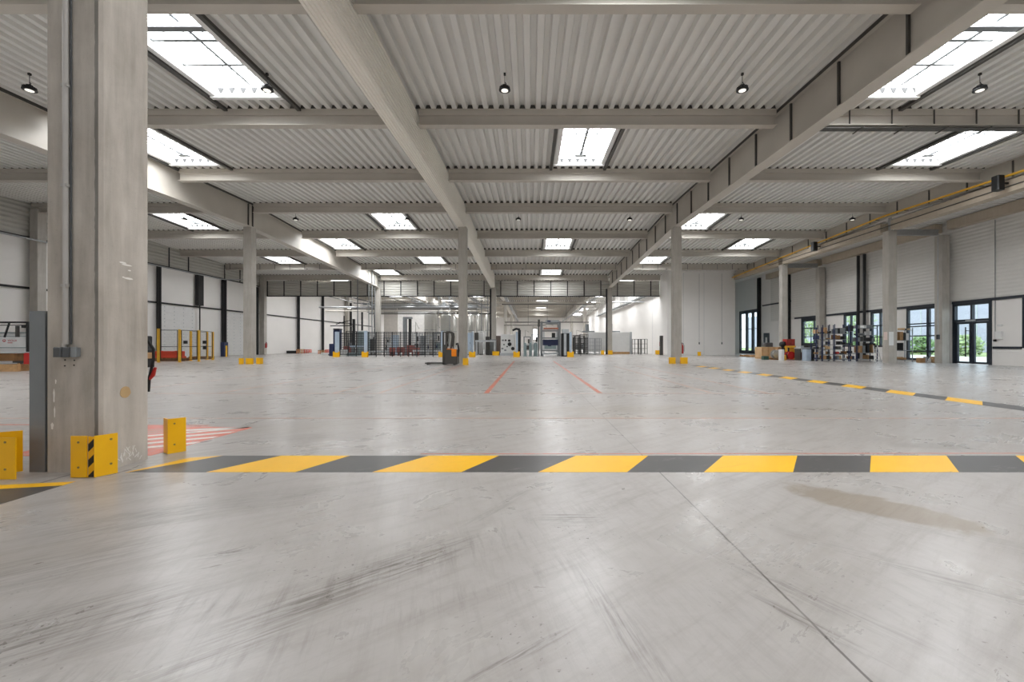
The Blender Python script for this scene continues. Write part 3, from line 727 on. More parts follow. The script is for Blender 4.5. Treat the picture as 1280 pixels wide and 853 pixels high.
MB().tube([(0.058, -0.03, -0.04), (0.058, -0.03, 0.045)], 0.022, 12).box(0.04, 0.085, -0.03, 0, -0.035, 0.04).build('socket_cap', 'grey', t, smooth=True)
MB().tube([(-0.035, -0.02, 0.045), (-0.035, -0.02, 0.08)], 0.018, 10).build('gland', 'conduit', t, smooth=True)
h = MB()
for x, z in ((-0.05, -0.065), (0.03, -0.068), (-0.052, -0.115), (0.027, -0.11)): h.tube([(x, -0.001, z), (x, 0.0025, z)], 0.006, 8)
h.build('screw_hole', 'rubber', t)
o = MB().lathe((0, 0, 0), [(0.028, 0.0), (0.028, 0.02), (0.018, 0.035)], 16)
o.v = [(-z, y, x) for x, y, z in o.v]; o.move(cx0 - 0.002, 3.95, 1.43); o = o.build('alarm_bell', 'boxgrey', smooth=True); tag(o, 'small dark round alarm button on the side of the big column', 'alarm')
# marks on the right-hand face
def disc_on_face(name, y, z, r, m, par, h=0.002, sq=1.0):
    mb = MB(); n = 24
    vs = [(cx1 + h, y + r * math.cos(2 * math.pi * i / n) * (1 + 0.06 * math.sin(5 * i)), z + r * sq * math.sin(2 * math.pi * i / n)) for i in range(n)] + [(cx1 - 0.001, y + r * math.cos(2 * math.pi * i / n), z + r * sq * math.sin(2 * math.pi * i / n)) for i in range(n)]
    mb.add(vs, [tuple(range(n))] + [(i, n + i, n + (i + 1) % n, (i + 1) % n) for i in range(n)])
    return mb.build(name, m, par)
M['patch'] = concrete('filler_patch', (190, 160, 116), 0.08); M['chalk'] = mat('white_splash', (232, 228, 222), 0.7)
disc_on_face('filler_patch', 3.99, 0.665, 0.052, 'patch', colA)
for y, z, ry, rz in ((3.965, 1.835, 0.035, 0.008), (4.005, 1.82, 0.05, 0.007), (4.03, 1.775, 0.016, 0.006), (3.97, 1.705, 0.012, 0.006), (4.02, 1.70, 0.045, 0.009)):
    disc_on_face('paint_splash', y, z, ry, 'chalk', colA, 0.002, rz / ry)
for x, z, w, h in ((-4.075, 0.66, 0.008, 0.06), (-4.07, 0.52, 0.006, 0.05), (-4.09, 0.40, 0.012, 0.03), (-4.06, 0.78, 0.006, 0.02)):
    n_ = 14; sm = MB(); sm.add([(x + w * math.cos(6.283 * i / n_) * (1 + 0.3 * math.sin(i * 2.3)), cy0 - 0.0015, z + h * math.sin(6.283 * i / n_)) for i in range(n_)], [tuple(range(n_))]); sm.build('paint_smear', 'chalk', colA)
c_ = MB()
for i in range(26):
    y = random.uniform(3.93, 4.14); z = random.uniform(0.03, 0.16) * (1 - abs(y - 4.02) * 4)
    c_.bar((cx1 + 0.001, y, max(0.01, z)), (cx1 + 0.0015, y + random.uniform(-0.03, 0.03), max(0.01, z) + random.uniform(0.02, 0.06)), 0.0025, 0.006)
c_.build('chalk_scuff', 'chalk', colA)['kind'] = 'stuff'
M['rough'] = concrete('rough_formwork_edge', (140, 136, 130), 0.3)
rc = MB(); z = 0.0; rnd = random.Random(4); pts = []
while z < 6.9: pts.append((z, rnd.uniform(0.050, 0.056))); z += rnd.uniform(0.02, 0.07)
vs = [(cx1 - 0.023, cy0 - 0.0015, z) for z, w in pts] + [(cx1 - w, cy0 - 0.0015, z) for z, w in pts]; n = len(pts)
rc.add(vs, [(i, i + 1, n + i + 1, n + i) for i in range(n - 1)]); rc.build('rough_edge', 'rough', colA)
o = MB().box(-4.305, -4.298, 3.78, 3.98, 0, 1.385).box(-4.298, -4.17, 3.78, 3.787, 0, 1.385).box(-4.177, -4.17, 3.787, 3.98, 0, 1.385).build('cable_guard', 'grey')
tag(o, 'tall plain grey steel channel standing against the big column', 'guard')

# fire extinguisher on the back of the column, hose looping out
t = thing('fire_extinguisher', 'fire extinguisher behind the big column, only hose and red nozzle showing', 'fire extinguisher', (-3.985, 4.3245, 0.55))
MB().lathe((0, 0, 0), [(0.07, 0), (0.08, 0.02), (0.08, 0.42), (0.05, 0.49), (0.025, 0.52), (0.025, 0.56)], 20).build('cylinder', 'red', t, smooth=True)
MB().box(-0.02, 0.09, -0.012, 0.012, 0.56, 0.58).box(-0.01, 0.09, -0.012, 0.012, 0.60, 0.615).build('valve_handle', 'black', t)
MB().tube([(0.04, 0, 0.565), (0.12, 0.01, 0.63), (0.20, 0.02, 0.60), (0.255, 0.03, 0.50), (0.255, 0.03, 0.40), (0.235, 0.03, 0.31), (0.215, 0.03, 0.22), (0.205, 0.03, 0.08)], 0.013, 8).build('hose', 'rubber', t, smooth=True)
MB().tube([(0.215, 0.03, 0.20), (0.25, 0.03, 0.245), (0.275, 0.03, 0.32)], [0.011, 0.019, 0.012], 8).build('nozzle', 'red', t, smooth=True)

# ------------------------------------------------------------------ yellow corner guards
def guard(label, loc, rz, la=0.13, lb=0.15, h=0.345, gap=True, group='yellow column guards', twist=0.0):
    """two upright plates around a corner: one along +x ending at the corner, one going away along the second leg"""
    t = thing('column_guard', label, 'guard', loc, rz, group)
    MB().box(-la, 0, 0, 0.010, 0.004, h).build('side_plate', 'yellow', t)
    p = MB().box(0, lb, 0, 0.010, 0.004, h); p.move(0.066 if gap else 0.0, 0.0, 0, math.radians(90) - twist); p.build('side_plate', 'yellow', t)
    if gap: MB().polyxz([(0.001, 0.004), (0.064, 0.004), (0.064, h - 0.012), (0.001, h - 0.005)], 0.014, 0.020).build('corner_strip', 'haztape', t)
    b = MB()
    for x in (-la * 0.5,):
        for z in (h * 0.25, h * 0.85): b.tube([(x, -0.004, z), (x, 0.0, z)], 0.009, 10)
    for z in (h * 0.27, h * 0.87):
        n = len(b.v); b.tube([(lb * 0.7, -0.004, z), (lb * 0.7, 0.0, z)], 0.009, 10); b.move(0.066 if gap else 0, 0, 0, math.radians(90) - twist, n)
    b.build('bolt', 'bolt', t)
    f = MB().box(-la, 0, 0.0105, 0.06, 0.0, 0.006); f.build('foot_plate', 'yellow', t)
    return t
guard('yellow corner guard with hazard strip, at the front corner of the big column', (-3.648, 3.615, 0), 0.0, twist=math.radians(26))
t = thing('column_guard', 'yellow corner guard standing in front of the tall grey channel', 'guard', (0, 0, 0), 0, 'yellow column guards')
MB().box(-4.62, -4.175, 3.565, 3.575, 0.004, 0.342).build('side_plate', 'yellow', t)
MB().bar((-4.615, 3.60, 0.182), (-4.372, 3.79, 0.182), 0.010, 0.352).build('side_plate', 'yellow', t)
b = MB()
for z in (0.085, 0.305): b.tube([(-4.255, 3.561, z), (-4.255, 3.565, z)], 0.009, 10)
b.build('bolt', 'bolt', t)
t = thing('column_guard', 'upright yellow guard plate behind the big column beside the red hatching', 'guard', (-3.615, 4.385, 0), math.radians(62), 'yellow column guards')
MB().box(0, 0.152, 0, 0.010, 0.003, 0.352).build('side_plate', 'yellow', t).rotation_euler = (0, 0, math.radians(-2))
MB().box(0, 0.010, 0.0, 0.13, 0.003, 0.352).build('side_plate', 'yellow', t).rotation_euler = (0, 0, math.radians(-4))
b = MB()
for z in (0.09, 0.30): b.tube([(0.055, -0.004, z), (0.055, 0, z)], 0.009, 10)
b.build('bolt', 'bolt', t)
for o in children(t):
    pass
t.rotation_euler = (0, 0, math.radians(58))

def far_guard(px0, px1, py0, py1, label, depth=0.22, D=None):
    D = D or DF(py1); x0, x1 = PX(px0, D), PX(px1, D); h = PZ(py0, D)
    t = thing('column_guard', label, 'guard', ((x0 + x1) / 2, D, 0), 0, 'yellow column guards'); w = (x1 - x0) / 2
    MB().box(-w, w, 0, 0.012, 0.003, h).build('side_plate', 'yellow', t)
    MB().box(w - 0.012, w, 0.0125, depth, 0.003, h).build('return_plate', 'yellow', t); MB().box(-w, -w + 0.012, 0.0125, depth * 0.6, 0.003, h).build('return_plate', 'yellow', t)
    return t
far_guard(298.5, 303.3, 448, 455.6, 'yellow guard plate nearest the loading doors at the lit column foot', 0.1)
far_guard(307.2, 315.6, 448, 455.6, 'wide yellow guard plate in the middle of the lit column foot', 0.1)
far_guard(320.2, 324.8, 447.6, 455.4, 'yellow guard plate toward the stacker at the lit column foot', 0.3)
far_guard(578.5, 585, 448, 456.6, 'yellow guard just in front of the column behind the stacker')
far_guard(837, 844.6, 447, 455, 'yellow guard at the left foot of the extinguisher column', 0.3)
far_guard(851.2, 859.6, 447, 455, 'yellow guard at the right foot of the extinguisher column', 0.3)
far_guard(751.5, 755.2, 438.2, 442.8, 'far yellow guard left of the downpipe column by the white enclosure', 0.2, 46.5)
far_guard(760.2, 765.8, 438.2, 442.8, 'far yellow guard right of the downpipe column by the white enclosure', 0.2, 46.5)
far_guard(819.5, 825, 438, 443.4, 'far yellow guard in front of the extinguisher on the white partition')
far_guard(872.5, 876.2, 440, 445, 'lone yellow guard at the foot of the wide white partition')
far_guard(615.5, 624, 439.4, 444.6, 'far yellow guard at the middle column by the conveyors')

# ------------------------------------------------------------------ painted floor markings
def fl(name, label, polys, mats, cat='floor marking', z=0.0015, group=None):
    mb = MB()
    for pts, mi in polys: mb.poly(pts, 0.0, z, mi)
    o = mb.build(name, mats); return tag(o, label, cat, group)
y0, y1, sl = 3.78, 4.337, 0.44
pol = []
for i in range(-1, 9):
    a = -2.783 + 1.425 * i
    if i >= 0: pol.append(([(a, y0), (a + 0.765, y0), (a + 0.765 + sl * (0.55 + 0.1 * i if i < 5 else 1), y1), (a + sl * (0.75 + 0.06 * i if i < 4 else 1), y1)], 0))
    b = a + 0.765
    pol.append(([(b, y0), (a + 1.425, y0), (a + 1.425 + sl * (0.75 + 0.06 * (i + 1) if i + 1 < 4 else 1), y1), (b + sl * (0.55 + 0.1 * i if i < 5 else 1) if i >= 0 else -3.03, y1)], 1))
pol.append(([(-3.47, 3.765), (-3.443, 3.78), (-3.03, y1), (-3.30, y1 - 0.08)], 0))
fl('hazard_stripe', 'broad yellow and black hazard band across the floor in front', pol, ['haz_y', 'haz_k'])
pol = []
for i in range(-6, 12):
    a = 8.05 + 1.45 * i
    if a > 22.5 or a < 4.6: continue
    pol.append(([(8.14, a - 0.13), (8.69, a + 0.41), (8.69, a + 1.11), (8.14, a + 0.59)], 0)); pol.append(([(8.14, a + 0.59), (8.69, a + 1.11), (8.69, a + 1.86), (8.14, a + 1.32)], 1))
fl('hazard_stripe', 'yellow and black hazard band running away along the window aisle', pol, ['haz_y', 'haz_k'])
pol = []
for i in range(0, 4):
    a = 3.40 - 1.45 * i
    pol.append(([(-4.2, a - 0.10), (-3.64, a + 0.02), (-3.64, a + 0.12 if i == 0 else a + 0.77), (-4.2, a + 0.02 if i == 0 else a + 0.65)], 0)); pol.append(([(-4.2, a - 0.78), (-3.64, a - 0.39 if i == 0 else a - 0.66), (-3.64, a + 0.02), (-4.2, a - 0.10)], 1))
fl('hazard_stripe', 'short piece of hazard band coming forward from the big column', pol, ['haz_y', 'haz_k'])
def redline(x, ya, yb, w, label, m='redline', x2=None):
    x2 = x if x2 is None else x2
    fl('floor_line', label, [([(x - w / 2, ya), (x + w / 2, ya), (x2 + w / 2, yb), (x2 - w / 2, yb)], 0)], [m], group='red floor lines')
redline(-0.99, 9.85, 28.5, 0.11, 'red floor line, the left one of the bright middle pair', x2=-1.05)
redline(1.57, 9.9, 28.5, 0.11, 'red floor line, the right one of the bright middle pair', x2=1.50)
redline(4.08, 9.85, 22, 0.09, 'faded red floor line, first to the right of the bright pair', 'redfaint', 4.18)
redline(5.32, 9.7, 22, 0.09, 'faded red floor line, second to the right of the bright pair', 'redfaint')
redline(-3.4, 9.8, 23, 0.09, 'faded red floor line, first to the left of the bright pair', 'redfaint', -3.56)
redline(-4.42, 9.8, 23.5, 0.08, 'faded red floor line beyond the saw cut joint', 'redfaint', -4.2)
redline(-7.0, 9.8, 25, 0.08, 'faded red floor line toward the loading doors', 'redfaint')
redline(-9.6, 9.8, 25, 0.08, 'faded red floor line farthest toward the loading doors', 'redfaint')
fl('floor_line', 'thin red cross line just behind the broad hazard band', [([(-1.1, 4.40), (9.0, 4.44), (9.0, 4.462), (-1.1, 4.422)], 0)], ['redline'], group='red floor lines')
fl('floor_line', 'faint brownish cross line in the middle of the open floor', [([(-9.0, 6.50), (8.0, 6.50), (8.0, 6.56), (-9.0, 6.56)], 0)], ['redfaint'], group='red floor lines')
fl('floor_line', 'faint red cross line where the lane lines begin', [([(-10.0, 9.78), (5.6, 9.78), (5.6, 9.86), (-10.0, 9.86)], 0)], ['redfaint'], group='red floor lines')
fl('floor_line', 'red line on the floor beside the tall grey channel', [([(-9.0, 6.02), (-4.35, 5.92), (-4.35, 5.98), (-9.0, 6.08)], 0)], ['redline'], group='red floor lines')
pol = [([(-5.2, 4.32), (-3.74, 4.34), (-3.66, 5.80), (-5.15, 5.95)], 0)]
mbp = []
def clip(x0, y0, x1, y1, w): mbp.append(([(x0, y0), (x1, y1), (x1, y1 + w), (x0, y0 + w)], 0))
for i in range(5):
    ya = 4.55 + i * 0.30
    clip(-4.6, ya - 0.25, -3.72, min(5.75, ya + 0.30), 0.10)
fl('floor_hatching', 'worn red area with white bars on the floor behind the big column', pol, ['redarea'])
fl('floor_bars', 'worn white bars painted over the red floor area', mbp, ['whitearea'], z=0.003)

# ------------------------------------------------------------------ stacker
t = thing('pallet_stacker', 'grey and orange walk-behind stacker parked by the column', 'forklift', (0, 0, 0))
D = 23.75; X = lambda p: PX(p, D); Z = lambda p: PZ(p, D)
def bx(p0, p1, q1, q0, ya, yb, mb=None): return (mb or MB()).chbox(X(p0), X(p1), ya, yb, max(0.02, Z(q1)), Z(q0), 0.03)
bx(557.2, 572.8, 454.8, 437, 23.35, 24.1).build('chassis', 'steel_dark', t)
m_ = MB().box(X(554.6), X(559.6), 23.42, 23.52, 0.02, Z(415.2)).box(X(554.6), X(559.6), 23.92, 24.02, 0.02, Z(415.2)).box(X(554.8), X(559.4), 23.52, 23.92, Z(419), Z(415.5)).box(X(554.8), X(559.4), 23.52, 23.92, Z(430), Z(427)).build('mast', 'steel_dark', t)
MB().box(X(557.0), X(557.9), 23.40, 23.418, Z(431), Z(416.5)).build('mast_highlight', 'white', m_)  # white strip painted as the highlight on the mast
MB().tube([(X(559), 23.47, Z(415.6)), (X(563.5), 23.47, Z(415.4)), (X(566), 23.47, Z(417)), (X(566.6), 23.47, Z(421)), (X(565.5), 23.47, Z(432)), (X(564.5), 23.47, Z(437))], 0.05, 8).tube([(X(559), 23.97, Z(415.6)), (X(563.5), 23.97, Z(415.4)), (X(566), 23.97, Z(417)), (X(566.6), 23.97, Z(421)), (X(565.5), 23.97, Z(432)), (X(564.5), 23.97, Z(437))], 0.05, 8).build('overhead_guard', 'steel_dark', t, smooth=True)
bx(566, 572.2, 445.5, 436.6, 23.30, 24.0).build('cowl', 'orange', t)
MB().box(X(560), X(566), 23.35, 24.05, Z(437), Z(436)).build('tray', 'orange', t)
MB().box(X(560.5), X(565), 23.5, 23.9, Z(436), Z(433.6)).build('control_panel', 'lgrey', t)
MB().tube([(X(572.5), 23.7, Z(446)), (X(573.6), 23.7, Z(438)), (X(572.6), 23.7, Z(431)), (X(571.4), 23.7, Z(429))], [0.05, 0.05, 0.045, 0.05], 8).box(X(570.6), X(572.8), 23.5, 23.9, Z(431.6), Z(429.4)).build('tiller', 'black', t)
for y in (23.42, 23.86): MB().box(X(533), X(557), y, y + 0.16, 0.05, 0.12).build('fork', 'steel_dark', t)
for y in (23.45, 23.88): MB().tube([(X(536), y, 0.05), (X(536), y + 0.1, 0.05)], 0.05, 10).build('load_wheel', 'rubber', t)
for y in (23.36, 23.98): MB().tube([(X(569.5), y, 0.1), (X(569.5), y + 0.1, 0.1)], 0.1, 14).build('drive_wheel', 'rubber', t)

# ------------------------------------------------------------------ generic pieces
def boxy(name, label, cat, px0, px1, py1, py0, D, depth, m, group=None, ch=0.02, lift=False):
    """upright box-shaped object: picture extents at its front depth D"""
    z0 = PZ(py1, D) if lift else 0.0
    o = MB().chbox(PX(px0, D), PX(px1, D), D, D + depth, z0, PZ(py0, D), ch).build(name, m); return tag(o, label, cat, group)
def fire_ext(x, y, z, label):
    t = thing('fire_extinguisher', label, 'fire extinguisher', (x, y, z))
    MB().lathe((0, 0, 0), [(0.075, 0), (0.085, 0.02), (0.085, 0.44), (0.05, 0.51), (0.025, 0.54), (0.025, 0.58)], 16).build('cylinder', 'red', t, smooth=True)
    MB().box(-0.02, 0.1, -0.012, 0.012, 0.58, 0.60).box(-0.02, 0.02, -0.02, 0.02, 0.60, 0.64).build('valve_handle', 'black', t)
    MB().tube([(0.06, 0, 0.58), (0.12, 0, 0.48), (0.12, 0, 0.12)], 0.012, 6).build('hose', 'black', t)
fire_ext(XC + 0.3245, R2 - 0.02, 0.55, 'red fire extinguisher on the side of the extinguisher column')
fire_ext(14.0 - 0.0845, 47.2, 0.9, 'red fire extinguisher on the white partition beside the dark post')
fire_ext(XL + 0.3245, R3 - 0.05, 0.7, 'red fire extinguisher beside the fascia column by the loading doors')

# ------------------------------------------------------------------ loading-door side
for i, (px, pt, pb) in enumerate(((198, 411, 453.4), (224.5, 412, 453.2), (238.5, 414, 451.4), (248.6, 413, 452.3), (259, 414.5, 449.8), (266, 415, 450.2))):
    D = DF(pb); x = PX(px, D)
    o = MB().box(x - 0.05, x + 0.05, D - 0.05, D + 0.05, 0.012, PZ(pt, D)).box(x - 0.11, x + 0.11, D - 0.09, D + 0.09, 0, 0.012).build('fence_post', 'yellow2')
    tag(o, 'yellow steel fence post by the red barrier, %s along from the big column' % ORD[i], 'post', 'yellow fence posts')
pts = [(198, 453.4), (224.5, 453.2), (238.5, 451.4)]
for i, (a, b) in enumerate((((198, 453.4), (224.5, 453.2)), ((224.5, 453.2), (248.6, 452.3)), ((238.5, 451.4), (259, 449.8)), ((248.6, 452.3), (266, 450.2)))):
    D0, D1 = DF(a[1]), DF(b[1]); p = Vector((PX(a[0], D0), D0, 0)); q = Vector((PX(b[0], D1), D1, 0)); dv = (q - p).normalized() * 0.11; p += dv; q -= dv
    t = thing('mesh_fence', 'fine black mesh panel between yellow posts, %s along from the big column' % ORD[i], 'fence', (0, 0, 0), 0, 'black mesh panels')
    f = MB(); up = Vector((0, 0, 1))
    for z in (0.15, 0.95, 1.95): f.bar(p + up * z, q + up * z, 0.03)
    f.bar(p + up * 0.15, p + up * 1.95, 0.03); f.bar(q + up * 0.15, q + up * 1.95, 0.03)
    f.build('frame', 'black', t)
    g = MB(); g.add([tuple(p + up * 0.15), tuple(q + up * 0.15), tuple(q + up * 1.95), tuple(p + up * 1.95)], [(0, 1, 2, 3)]); g.build('mesh_infill', 'mesh_y', t)
for i, (p0, p1, q0, q1, D) in enumerate(((228, 231.6, 426, 430, 27.0), (252.2, 256, 426, 430, 28.0), (252.4, 255.8, 432.6, 437, 28.05))):
    o = MB().chbox(PX(p0, D), PX(p1, D), D + 0.06, D + 0.2, PZ(q1, D), PZ(q0, D), 0.01).build('control_box', 'black'); tag(o, 'small black control box on the yellow fence, %s along from the big column' % ORD[i], 'control box', 'fence control boxes')
# orange-red road barrier on a timber base
D = 28.6; x0, x1 = PX(192, D), PX(230, D)
t = thing('barrier', 'orange-red plastic barrier on timbers behind the yellow fence', 'barrier', ((x0 + x1) / 2, D, 0.21)); L = (x1 - x0) / 2
MB().chbox(-L, L, -0.22, 0.22, 0.0, 0.12, 0.03).chbox(-L + 0.02, L - 0.02, -0.13, 0.13, 0.12, 0.44, 0.03).build('body', 'orangered', t)
MB().chbox(-L + 0.3, -L + 0.5, -0.16, 0.16, 0.3, 0.46, 0.02).chbox(L - 0.5, L - 0.3, -0.16, 0.16, 0.3, 0.46, 0.02).build('lug', 'orangered', t)
for i, (a, b, D) in enumerate(((188, 232, 28.6), (241, 263, 32.4))):
    o = MB()
    for dy in (-0.35, 0, 0.35): o.box(PX(a, D), PX(b, D), D + dy - 0.06, D + dy + 0.06, 0.0, 0.12)
    for j in range(9): xx = PX(a, D) + (PX(b, D) - PX(a, D)) * (j + 0.05) / 9; o.box(xx, xx + 0.13, D - 0.42, D + 0.42, 0.121, 0.205)
    o = o.build('timber_pallet', 'darkwood'); tag(o, 'long timber pallet %s' % ('under the orange-red barrier' if i == 0 else 'on the floor inside the yellow fence'), 'pallet')
boxy('bin', 'tall blue bin beside the thick black door track post', 'bin', 275.5, 280.5, 446, 428, 39.0, 0.5, 'navy')
o = MB().tube([(PX(283, 38.6), 38.6, 0.012), (PX(283, 38.6), 38.6, 0.98)], 0.07, 10).cbox(PX(283, 38.6), 38.6, 0, 0.26, 0.26, 0.011).build('bollard', 'yellow2', smooth=True); tag(o, 'yellow bollard in front of the second dotted door', 'bollard')
# black machine just behind the foreground column
D = 18.5
t = thing('floor_scrubber', 'black machine standing half hidden behind the big column', 'machine', (PX(176, D), D, 0))
MB().chbox(-0.5, 0.28, -0.4, 0.4, 0.12, 0.9, 0.06).chbox(-0.5, 0.22, -0.35, 0.35, 0.9, 1.45, 0.05).build('body', 'black', t)
MB().chbox(-0.3, 0.36, -0.3, 0.3, 0.5, 0.75, 0.04).build('tank', 'card', t)
for x in (-0.35, 0.15): MB().tube([(x, -0.4, 0.12), (x, -0.3, 0.12)], 0.12, 14).build('wheel', 'rubber', t)

# white container with red lettering at the left edge
D = 19.6; x0, x1 = -25.6, PX(47, D)
t = thing('waste_container', 'white waste container with a small red logo, left of the big column', 'container', (0, 0, 0))
b_ = MB().box(x0, x1, D, D + 2.2, 0.25, PZ(416.5, D)); b_.build('body', 'white', t)
MB().box(x0, x1, D - 0.012, D - 0.001, PZ(435.2, D), PZ(434.4, D)).box(x0, x1, D - 0.012, D - 0.001, PZ(421.0, D), PZ(420.3, D)).box(x0, x1, D - 0.06, D + 2.2, PZ(416.5, D), PZ(415.5, D)).build('edge_rail', 'teal', t)
MB().box(x0, x1, D + 0.1, D + 0.3, 0, 0.25).box(x0, x1, D + 1.8, D + 2.0, 0, 0.25).build('skid', 'steel_dark', t)
M['ink'] = mat('red_ink', (190, 70, 72), 0.5)
lx, lz = PX(5.3, D), PZ(426.0, D)
lg = MB(); n = 20                                  # ring logo with an opening toward the top
for i in range(n):
    a0, a1 = 2 * math.pi * i / n, 2 * math.pi * (i + 1) / n
    lg.polyxz([(lx + 0.075 * math.cos(a0), lz + 0.062 * math.sin(a0)), (lx + 0.075 * math.cos(a1), lz + 0.062 * math.sin(a1)), (lx + 0.05 * math.cos(a1), lz + 0.04 * math.sin(a1)), (lx + 0.05 * math.cos(a0), lz + 0.04 * math.sin(a0))], D - 0.006, D - 0.001)
lg.polyxz([(lx - 0.035, lz - 0.03), (lx + 0.035, lz - 0.03), (lx + 0.02, lz + 0.005), (lx, lz - 0.01), (lx - 0.02, lz + 0.005)], D - 0.006, D - 0.001)
lg.build('logo', 'ink', t)
def text(body, size, x, y, z, par, m, name='lettering', align='LEFT'):
    cu = bpy.data.curves.new(name, 'FONT'); cu.body = body; cu.size = size; cu.extrude = 0.002; cu.align_x = align
    o = bpy.data.objects.new(name, cu); COL.objects.link(o); o.location = (x, y, z); o.rotation_euler = (math.pi / 2, 0, 0); cu.materials.append(M[m])
    bpy.context.view_layer.update()
    me = bpy.data.meshes.new_from_object(o.evaluated_get(bpy.context.evaluated_depsgraph_get()))
    mo = bpy.data.objects.new(name, me); COL.objects.link(mo); mo.location = o.location; mo.rotation_euler = o.rotation_euler; bpy.data.objects.remove(o); mo.parent = par; return mo
text('VEOLIA', 0.125, PX(9.6, D), D - 0.004, PZ(427.2, D), t, 'ink')
MB().box(PX(9.6, D), PX(15.6, D), D - 0.006, D - 0.001, PZ(429.2, D), PZ(428.4, D)).build('logo_line', 'ink', t)
for i, (zz, xe) in enumerate(((404.5, 47), (402.6, 47))):
    pass
t = thing('lifting_frame', 'black horizontal bars and struts above the white container', 'frame', (0, 0, 0))
yb_ = D - 0.3
fr = MB().box(x0, PX(35.5, yb_), yb_ - 0.08, yb_ + 0.08, PZ(404.2, yb_), PZ(402.2, yb_)).box(x0, PX(36, yb_), yb_ - 0.05, yb_ + 0.05, PZ(407.2, yb_), PZ(406.2, yb_)).box(PX(30.5, yb_), PX(36, yb_), yb_ - 0.12, yb_ + 0.12, PZ(410.2, yb_), PZ(407.4, yb_))
fr.build('beam', 'black', t)
MB().bar((PX(11.6, yb_), yb_, PZ(404, yb_)), (PX(5.6, yb_), yb_, PZ(421.8, yb_)), 0.05).build('strut', 'black', t)
MB().box(PX(20.6, yb_), PX(23, yb_), yb_ - 0.05, yb_ + 0.05, PZ(421.6, yb_), PZ(407.5, yb_)).build('strut', 'steel_dark', t)
MB().box(x0 + 0.6, x0 + 0.7, yb_ - 0.05, yb_ + 0.05, 0, PZ(404.2, yb_)).box(PX(34, yb_), PX(35.4, yb_), yb_ - 0.05, yb_ + 0.05, 0, PZ(404.2, yb_)).build('leg', 'black', t)
D = 18.4
t = thing('side_table', 'brown box-fronted table beside the white container', 'table', (0, 0, 0))
MB().box(-24.2, PX(19.5, D), D, D + 0.6, PZ(442.0, D), PZ(440.4, D)).build('table_top', 'lgrey', t)
MB().box(-24.2, PX(16, D), D + 0.05, D + 0.55, PZ(451.6, D), PZ(442.0, D)).build('cabinet', 'darkwood', t)
MB().box(-24.1, -23.95, D + 0.1, D + 0.5, 0.29, PZ(451.6, D)).box(PX(12, D), PX(15, D), D + 0.1, D + 0.5, 0.29, PZ(451.6, D)).build('leg', 'steel_dark', t)
o = MB().box(PX(5, D), PX(25, D), D - 0.5, D - 0.1, 0.29, PZ(454.3, D - 0.4)).build('steel_plate', 'lgrey'); tag(o, 'low grey plate lying on the timber below the brown table', 'plate')
o = MB().chbox(PX(28, D - 0.55), PX(40, D - 0.55), D - 0.55, D - 0.05, 0.29, PZ(441, D), 0.05).build('canister', 'red'); tag(o, 'red plastic container on the timber beside the tall grey channel', 'container')
o = MB().box(-25.0, PX(47, D), D - 0.75, D - 0.6, 0, 0.28)
for k in range(4): o.box(-25.0 + k * 1.35, -24.85 + k * 1.35, D - 0.6, D + 0.7, 0.0, 0.28)
o = o.build('timber_skid', 'wood'); tag(o, 'long timber beam on the floor at the left edge', 'timber')
M['darkgear'] = mat('brown_grey_machine', (112, 98, 90), 0.5); M['salmon'] = mat('dull_orange_beam', (204, 122, 92), 0.5)
# ------------------------------------------------------------------ machine fence across the hall and its light posts
for i, (p0, p1, py1, py0, w) in enumerate(((419, 423.8, 447.5, 415, 'at the blue machine'), (455.4, 459, 447, 414, 'at the loading-door end of the mesh fence'), (551.4, 554.4, 447.5, 414, 'just left of the stacker'), (589.6, 592, 447.5, 414.5, 'just right of the stacker column'), (644.8, 647.2, 447.5, 415, 'beside the black wrapping mast'), (711.8, 714.6, 447.5, 415, 'beside the dark two-door cabinet'))):
    D = 37.6; t = thing('light_barrier_post', 'pale blue-grey post on a yellow foot, %s' % w, 'post', ((PX(p0, D) + PX(p1, D)) / 2, D, 0), 0, 'light barrier posts'); hw = (PX(p1, D) - PX(p0, D)) / 2
    MB().box(-hw, hw, -0.07, 0.07, 0.0, PZ(py0, D)).box(-hw * 0.6, hw * 0.6, -0.08, -0.071, 0.5, PZ(py0, D) - 0.1).build('housing', 'paleblue', t)
    MB().box(-0.30, -hw - 0.005, -0.16, -0.09, 0.0, 0.47).box(hw + 0.005, 0.26, -0.16, -0.09, 0.0, 0.47).box(-0.26, 0.22, -0.25, -0.165, 0.0, 0.40).build('yellow_foot', 'yellow', t)
def fence(px0, px1, D, py0, n, what, m='black'):
    x0, x1 = PX(px0, D), PX(px1, D); h = PZ(py0, D); w = (x1 - x0) / n
    for i in range(n):
        t = thing('mesh_fence', 'dark steel mesh fence panel %s, %s along' % (what, ORD[i]), 'fence', (x0 + (i + 0.5) * w, D, 0), 0, 'dark machine fence panels')
        f = MB().box(-w / 2 + 0.01, -w / 2 + 0.06, -0.03, 0.03, 0, h); f.build('post', m, t)
        r = MB()
        for z in (0.14, h - 0.06): r.box(-w / 2 + 0.06, w / 2, -0.015, 0.015, z, z + 0.04)
        r.build('rail', m, t)
        MB().add([(-w / 2 + 0.06, 0, 0.18), (w / 2, 0, 0.18), (w / 2, 0, h - 0.06), (-w / 2 + 0.06, 0, h - 0.06)], [(0, 1, 2, 3)]).build('mesh_infill', 'mesh', t)
fence(459.6, 551, 37.9, 415, 9, 'left of the stacker')
fence(424.4, 455, 39.5, 416, 3, 'by the blue machine')
fence(716, 735, 41.5, 422, 2, 'right of the dark cabinet')

